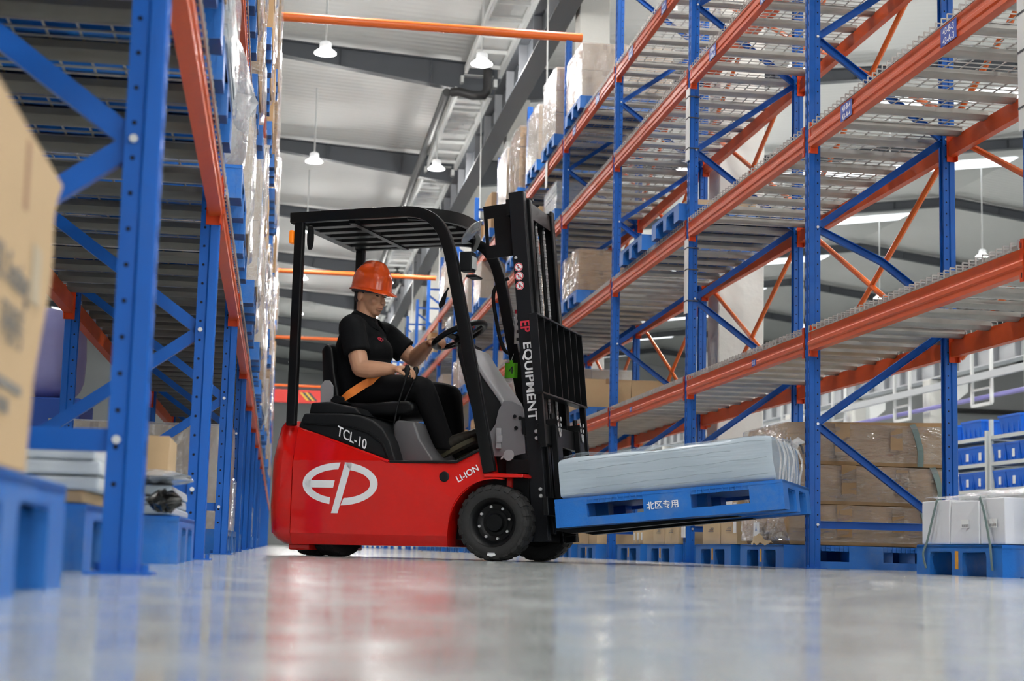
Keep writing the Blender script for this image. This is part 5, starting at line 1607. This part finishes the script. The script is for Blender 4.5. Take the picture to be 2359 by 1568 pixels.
sh_n, el_n, wr_n = V((-1.115,.335,1.435)), V((-1.015,.262,1.165)), V((-.795,.265,1.158))
sh_f, el_f, wr_f = V((-1.06,.735,1.44)), V((-.865,.79,1.285)), V((-.700,.63,1.365))
def hand(m_, wrist, fwd, palm_n, side, curl, spread=.0, thumb_dir=1.0, knuck=.085):
    """fwd: wrist to knuckles; palm_n: direction the palm faces; side: towards the little finger"""
    fwd, palm_n, side = fwd.normalized(), palm_n.normalized(), side.normalized()
    c = wrist+fwd*knuck*.55
    # palm: flattened block of tubes
    for k in range(4):
        o_ = side*(-.030+.020*k)
        m_.tube([wrist+side*(-.018+.012*k), wrist+fwd*knuck*.5+o_, wrist+fwd*knuck+o_], [.017,.016,.0125], 8)
    ln = [.036,.040,.037,.029]
    for k in range(4):
        p0 = wrist+fwd*knuck+side*(-.030+.020*k); d = fwd; a = 0; pts = [p0]
        for j in range(3):
            a += curl[j]; dd = fwd*math.cos(a)+palm_n*math.sin(a)+side*spread*(k-1.5)*.1
            p0 = p0+dd.normalized()*ln[k]*(1,.75,.6)[j]; pts.append(p0)
        m_.tube(smoothpath(pts,3), [.0105-.0003*i for i in range(10)], 8)
        m_.ell(pts[-1], (.0078,)*3, 8, 6)
    t0 = wrist+fwd*.025-side*.022; t1 = t0-side*.022+fwd*.022+palm_n*.018; t2 = t1+fwd*.030+palm_n*.022*thumb_dir+side*.004; t3 = t2+fwd*.016+palm_n*.018*thumb_dir+side*.012
    m_.tube(smoothpath([t0,t1,t2,t3],3), [.015,.0148,.0145,.0142,.0138,.0132,.0125,.012,.0115,.009], 8); m_.ell(t3, (.0088,)*3, 8, 6)
# body: one continuous skin surface
b = MB()
b.ell((0,0,.025),(.094,.077,.105),24,16,HR,1.0)               # skull
b.ell((.028,0,-.045),(.066,.060,.078),20,14,HR)               # face
b.ell((.050,0,-.098),(.032,.036,.026),14,10,HR)               # chin
b.ell((.0,0,-.075),(.058,.056,.045),14,10,HR)                 # jaw
b.ell((.078,0,.012),(.022,.048,.016),14,8,HR)                 # brow
for s in (-1,1): b.ell((.062,s*.034,-.040),(.026,.024,.026),12,8,HR)   # cheeks
b.tube([H(.090,0,.0),H(.104,0,-.022),H(.112,0,-.042)], [.009,.0115,.0145], 10); b.ell((.108,0,-.044),(.014,.017,.010),10,8,HR)
b.ell((.086,0,-.070),(.016,.026,.008),12,8,HR); b.ell((.084,0,-.083),(.016,.023,.009),12,8,HR)
for s in (-1,1):
    b.ell((-.012,s*.079,-.018),(.018,.010,.031),12,8,HR); b.ell((-.016,s*.083,-.004),(.014,.008,.014),10,8,HR)
limb(b, [H(-.030,0,-.03), (-1.105,.528,1.56), (-1.12,.53,1.47)], [.066,.066,.074])
limb(b, [(-1.12,.53,1.44),(-1.13,.53,1.25),(-1.10,.53,1.05)], [.10,.12,.13])
limb(b, [tuple(V((-1.12,.53,1.44)).lerp(sh_n,.6)), tuple(sh_n), tuple(sh_n.lerp(el_n,.55)), tuple(el_n)], [.066,.066,.062,.055])
limb(b, [tuple(el_n), tuple(el_n.lerp(wr_n,.35)+V((0,0,-.004))), tuple(el_n.lerp(wr_n,.75)), tuple(wr_n)], [.055,.057,.043,.031])
limb(b, [tuple(V((-1.10,.53,1.44)).lerp(sh_f,.6)), tuple(sh_f), tuple(sh_f.lerp(el_f,.55)), tuple(el_f)], [.066,.066,.060,.053])
limb(b, [tuple(el_f), tuple(el_f.lerp(wr_f,.35)), tuple(el_f.lerp(wr_f,.75)), tuple(wr_f)], [.053,.054,.042,.031])
hip_n, kn_n, an_n = V((-1.09,.43,1.045)), V((-.635,.40,1.055)), V((-.487,.42,.70))
hip_f, kn_f, an_f = V((-1.09,.63,1.045)), V((-.555,.675,1.035)), V((-.50,.66,.70))
for h_, k_, a_ in ((hip_n,kn_n,an_n),(hip_f,kn_f,an_f)):
    limb(b, [tuple(h_), tuple(h_.lerp(k_,.5)), tuple(k_.lerp(h_,.1))], [.05,.04,.03])
hand(b, wr_n, V((1,.15,.10)), V((.25,.1,-1)), V((.1,1,0)), (.55,.75,.5), 0, 1.0)
hand(b, wr_f, V((.75,-.45,.25)), V((.45,.0,-.9)), V((.45,.9,.0)), (.75,1.0,.7), 0, 1.0)
body_o = remesh(b, 'body', SKIN, .0052, 5)
# face details
e = MB()
for s in (-1,1): e.ell((.086,s*.031,-.006),(.007,.0125,.0035),10,6,HR)
pbuild(e, 'eyes', mat('eye_dark', (.02,.012,.01), .25), None, smooth=60)
for s in (-1,1):
    e = MB(); e.tube([H(.092,s*.016,.016),H(.091,s*.034,.021),H(.078,s*.050,.015)], [.003,.0042,.002], 6, flat=.6); pbuild(e, 'eyebrow', HAIR, None, smooth=60)
e = MB(); e.tube([H(.090,-.024,-.078),H(.1005,0,-.0755),H(.090,.024,-.078)], [.0015,.003,.0015], 6); pbuild(e, 'lips', mat('lip', (.30,.10,.08), .5), None, smooth=60)
# hair: short, showing below the helmet
e = MB(); e.ell((-.012,0,.028),(.092,.081,.095),22,14,HR); e.ell((-.05,0,-.02),(.048,.068,.058),16,10,HR)
for s in (-1,1): e.ell((-.035,s*.066,-.012),(.03,.014,.034),12,8,HR)
remesh(e, 'hair', HAIR, .006, 3)
# helmet
def helmet():
    root = empty('hard_hat', (0,0,0), 0, PE)
    hm = HR @ Matrix.Scale(.95,4) @ Matrix.Translation((-.002,0,.052)) @ Matrix.Rotation(math.radians(2),4,'Y')
    m_ = MB(); rings = []; N = 48
    for r in range(15):
        th = math.radians(90*r/14); ring = []
        for k in range(N):
            q = 2*math.pi*k/N
            rx = .138 if math.cos(q) > 0 else .142; ry = .112
            c = math.cos(th)**.72 if r < 14 else 0
            x = rx*math.cos(q)*c; y = ry*math.sin(q)*c; z = .150*math.sin(th)**.95
            ridge = min(1, max(0, 1-abs(y)/.034)*2.2)*.014*math.sin(th)*(1 if x < .09 else max(0, 1-(x-.09)/.03))
            z += ridge
            if abs(y) > .03 and abs(y) < .055: z -= .003*math.sin(th)
            ring.append((x, y, z))
        rings.append(ring)
    for ring in rings[-1:]: pass
    low = [(p[0]*1.02, p[1]*1.02, -.022) for p in rings[0]]
    m_.loft([low]+rings, caps=False, M=hm)
    m_.v = [tuple(V(p)-POFF) for p in m_.v]; m_.build('shell', HELM, root, smooth=70)
    m_ = MB(); inner = []; outer = []; outer2 = []
    for k in range(N):
        q = 2*math.pi*k/N; x, y = math.cos(q), math.sin(q)
        ext = .014+.046*max(0, x)**1.5
        px, py = (.138 if x > 0 else .142)*x, .112*y
        inner.append((px*1.0, py*1.0, -.016)); outer.append((px+x*ext, py+y*ext*.6, -.024-.020*max(0,x)**2)); outer2.append((px+x*ext, py+y*ext*.6, -.030-.020*max(0,x)**2))
    in2 = [(p[0], p[1], -.024) for p in inner]
    m_.loft([inner, outer, outer2, in2], caps=False, M=hm)
    m_.v = [tuple(V(p)-POFF) for p in m_.v]; m_.build('brim', HELM, root, smooth=50)
    m_ = MB()
    m_.loft([[(p[0]*.97,p[1]*.97,-.02) for p in rings[0]], [(p[0]*.95,p[1]*.95,-.045) for p in rings[0]]], caps=False, M=hm)
    m_.v = [tuple(V(p)-POFF) for p in m_.v]; m_.build('sweatband', INK, root, smooth=60)
    for (x, y) in ((.05,-.095),(-.02,-.105),(-.07,-.09),(.05,.095),(-.02,.105)):
        pass
helmet()
# polo shirt
s_ = MB()
limb(s_, [(-1.105,.53,1.475),(-1.125,.53,1.42),(-1.145,.53,1.28),(-1.125,.53,1.12),(-1.09,.53,1.00)], [.085,.135,.155,.158,.158], 20, 1.24, up=(1,0,0))
s_.ell((-1.12,.53,1.405),(.135,.215,.10),20,12); s_.ell((-1.055,.53,1.15),(.15,.175,.15),20,12); s_.ell((-1.06,.53,1.30),(.135,.18,.12),20,12)
def sleeve(sh, el, frac):
    a = V((-1.115,.53,1.43)).lerp(sh, .55)+V((0,0,.005)); e_ = sh.lerp(el, frac)
    P = [tuple(a), tuple(sh), tuple(sh.lerp(el, frac*.55)), tuple(e_)]
    Ps = smoothpath(P, 5); R = [.078,.079,.081,.083,.085,.086,.087,.087,.086,.086,.085,.085,.085,.085,.086,.087,.088,.089]
    s_.tube(Ps, R[:len(Ps)], 16)
sleeve(sh_n, el_n, .66); sleeve(sh_f, el_f, .70)
remesh(s_, 'polo_shirt', SHIRT, .009, 4)
c_ = MB(); N = 30; tops = []; bots = []
for k in range(N+1):
    a = math.radians(28+304*k/N); f_ = math.cos(a)          # open at the front
    tops.append((-1.096+.080*f_, .528+.080*math.sin(a), 1.545-.036*f_))
    bots.append((-1.088+.122*f_, .528+.122*math.sin(a), 1.492-.050*f_-.02*max(0, f_)))
c_.add(tops+bots, [(i,i+1,N+2+i,N+1+i) for i in range(N)])
co = pbuild(c_, 'collar', SHIRT, None, smooth=60); md = co.modifiers.new('s','SOLIDIFY'); md.thickness = .007

v_ = MB(); v_.add([(-1.005,.50,1.475),(-1.005,.55,1.475),(-.955,.525,1.375)], [(0,1,2)])
# red chest emblem laid on the cloth
from mathutils.bvhtree import BVHTree
sm_ = bpy.data.objects['polo_shirt'].data
bv = BVHTree.FromPolygons([v.co.copy() for v in sm_.vertices], [tuple(p.vertices) for p in sm_.polygons])
hit, nrm, _, _ = bv.ray_cast(Vector((-.5,.10,1.375))-POFF, (Vector((-.97,.455,1.372))-Vector((-.5,.10,1.375))).normalized())
if hit is not None:
    xax = Vector((0,0,1)).cross(nrm).normalized(); yax = nrm.cross(xax)
    Me = frame(hit+nrm*.003, xax, yax); t = MB()
    t.tube([tuple(Me @ Vector((.022*math.cos(q),.014*math.sin(q),0))) for q in [2*math.pi*k/24 for k in range(24)]], .003, 6, closed=True)
    t.tube([tuple(Me @ Vector(p)) for p in ((.003,.012,0),(-.004,-.022,0))], .003, 6); t.tube([tuple(Me @ Vector(p)) for p in ((-.02,.0,0),(-.004,.0,0))], .0028, 6)
    t.build('chest_emblem', mat('emblem_red', (.65,.02,.06), .6), PE, smooth=60)
# trousers
t_ = MB()
limb(t_, [(-1.10,.53,1.03),(-1.06,.53,1.04)], [.155,.14], 18)
for h_, k_, a_ in ((hip_n,kn_n,an_n),(hip_f,kn_f,an_f)):
    limb(t_, [tuple(h_+V((0,0,-.002))), tuple(h_.lerp(k_,.5)+V((0,0,.004))), tuple(k_.lerp(h_,.08)+V((.0,0,0)))], [.10,.090,.078], 18)
    limb(t_, [tuple(k_+V((-.01,0,-.01))), tuple(k_.lerp(a_,.35)+V((-.012,0,0))), tuple(k_.lerp(a_,.75)+V((-.012,0,0)))], [.078,.074,.066], 16)
    P = [k_.lerp(a_,.7)+V((-.012,0,0)), a_+V((-.01,0,.0)), a_+V((-.006,0,-.035))]
    t_.tube(smoothpath(P,4), [.066,.066,.066,.066,.067,.067,.068,.069,.070], 16)
remesh(t_, 'trousers', TROU, .0095, 5)
# shoes
SHOE = mat('shoe_dark', (.020,.018,.012), .55); SOLE = mat('shoe_sole', (.07,.065,.035), .6)
for (heel, toe, a_) in ((V((-.52,.41,.615)), V((-.265,.415,.742)), an_n), (V((-.53,.66,.60)), V((-.27,.665,.70)), an_f)):
    d = (toe-heel).normalized(); up = V((-d.z,0,d.x))
    m_ = MB()
    for k in range(9):
        q = k/8; c = heel.lerp(toe, q)+up*(.052-.012*q+.008*math.sin(q*3)); r0 = .036+.010*math.sin(min(1,q*1.1)*3.14)
        m_.ell(c, (.05,.043-.006*abs(q-.6),r0*(1.05-.35*q)),12,8)
    limb(m_, [tuple(a_+V((-.005,0,-.02))), tuple(heel.lerp(toe,.2)+up*.05)], [.042,.048])
    so = remesh(m_, 'shoe', SHOE, .007, 4)
    m_ = MB(); pts = []
    for k in range(24):
        q = 2*math.pi*k/24; x = .145*math.cos(q); w_ = .043+.008*math.cos(q)
        pts.append((x, w_*math.sin(q)))
    c = heel.lerp(toe,.5); rings = []
    for zz, s2 in ((-.006,.97),(.0,1.0),(.016,1.0),(.022,.97)):
        rings.append([tuple(c+d*(p[0]*s2)+V((0,1,0))*p[1]*s2+up*zz) for p in pts])
    m_.loft(rings); m_.v = [tuple(V(p)-POFF) for p in m_.v]; m_.build('sole', SOLE, so, smooth=40)
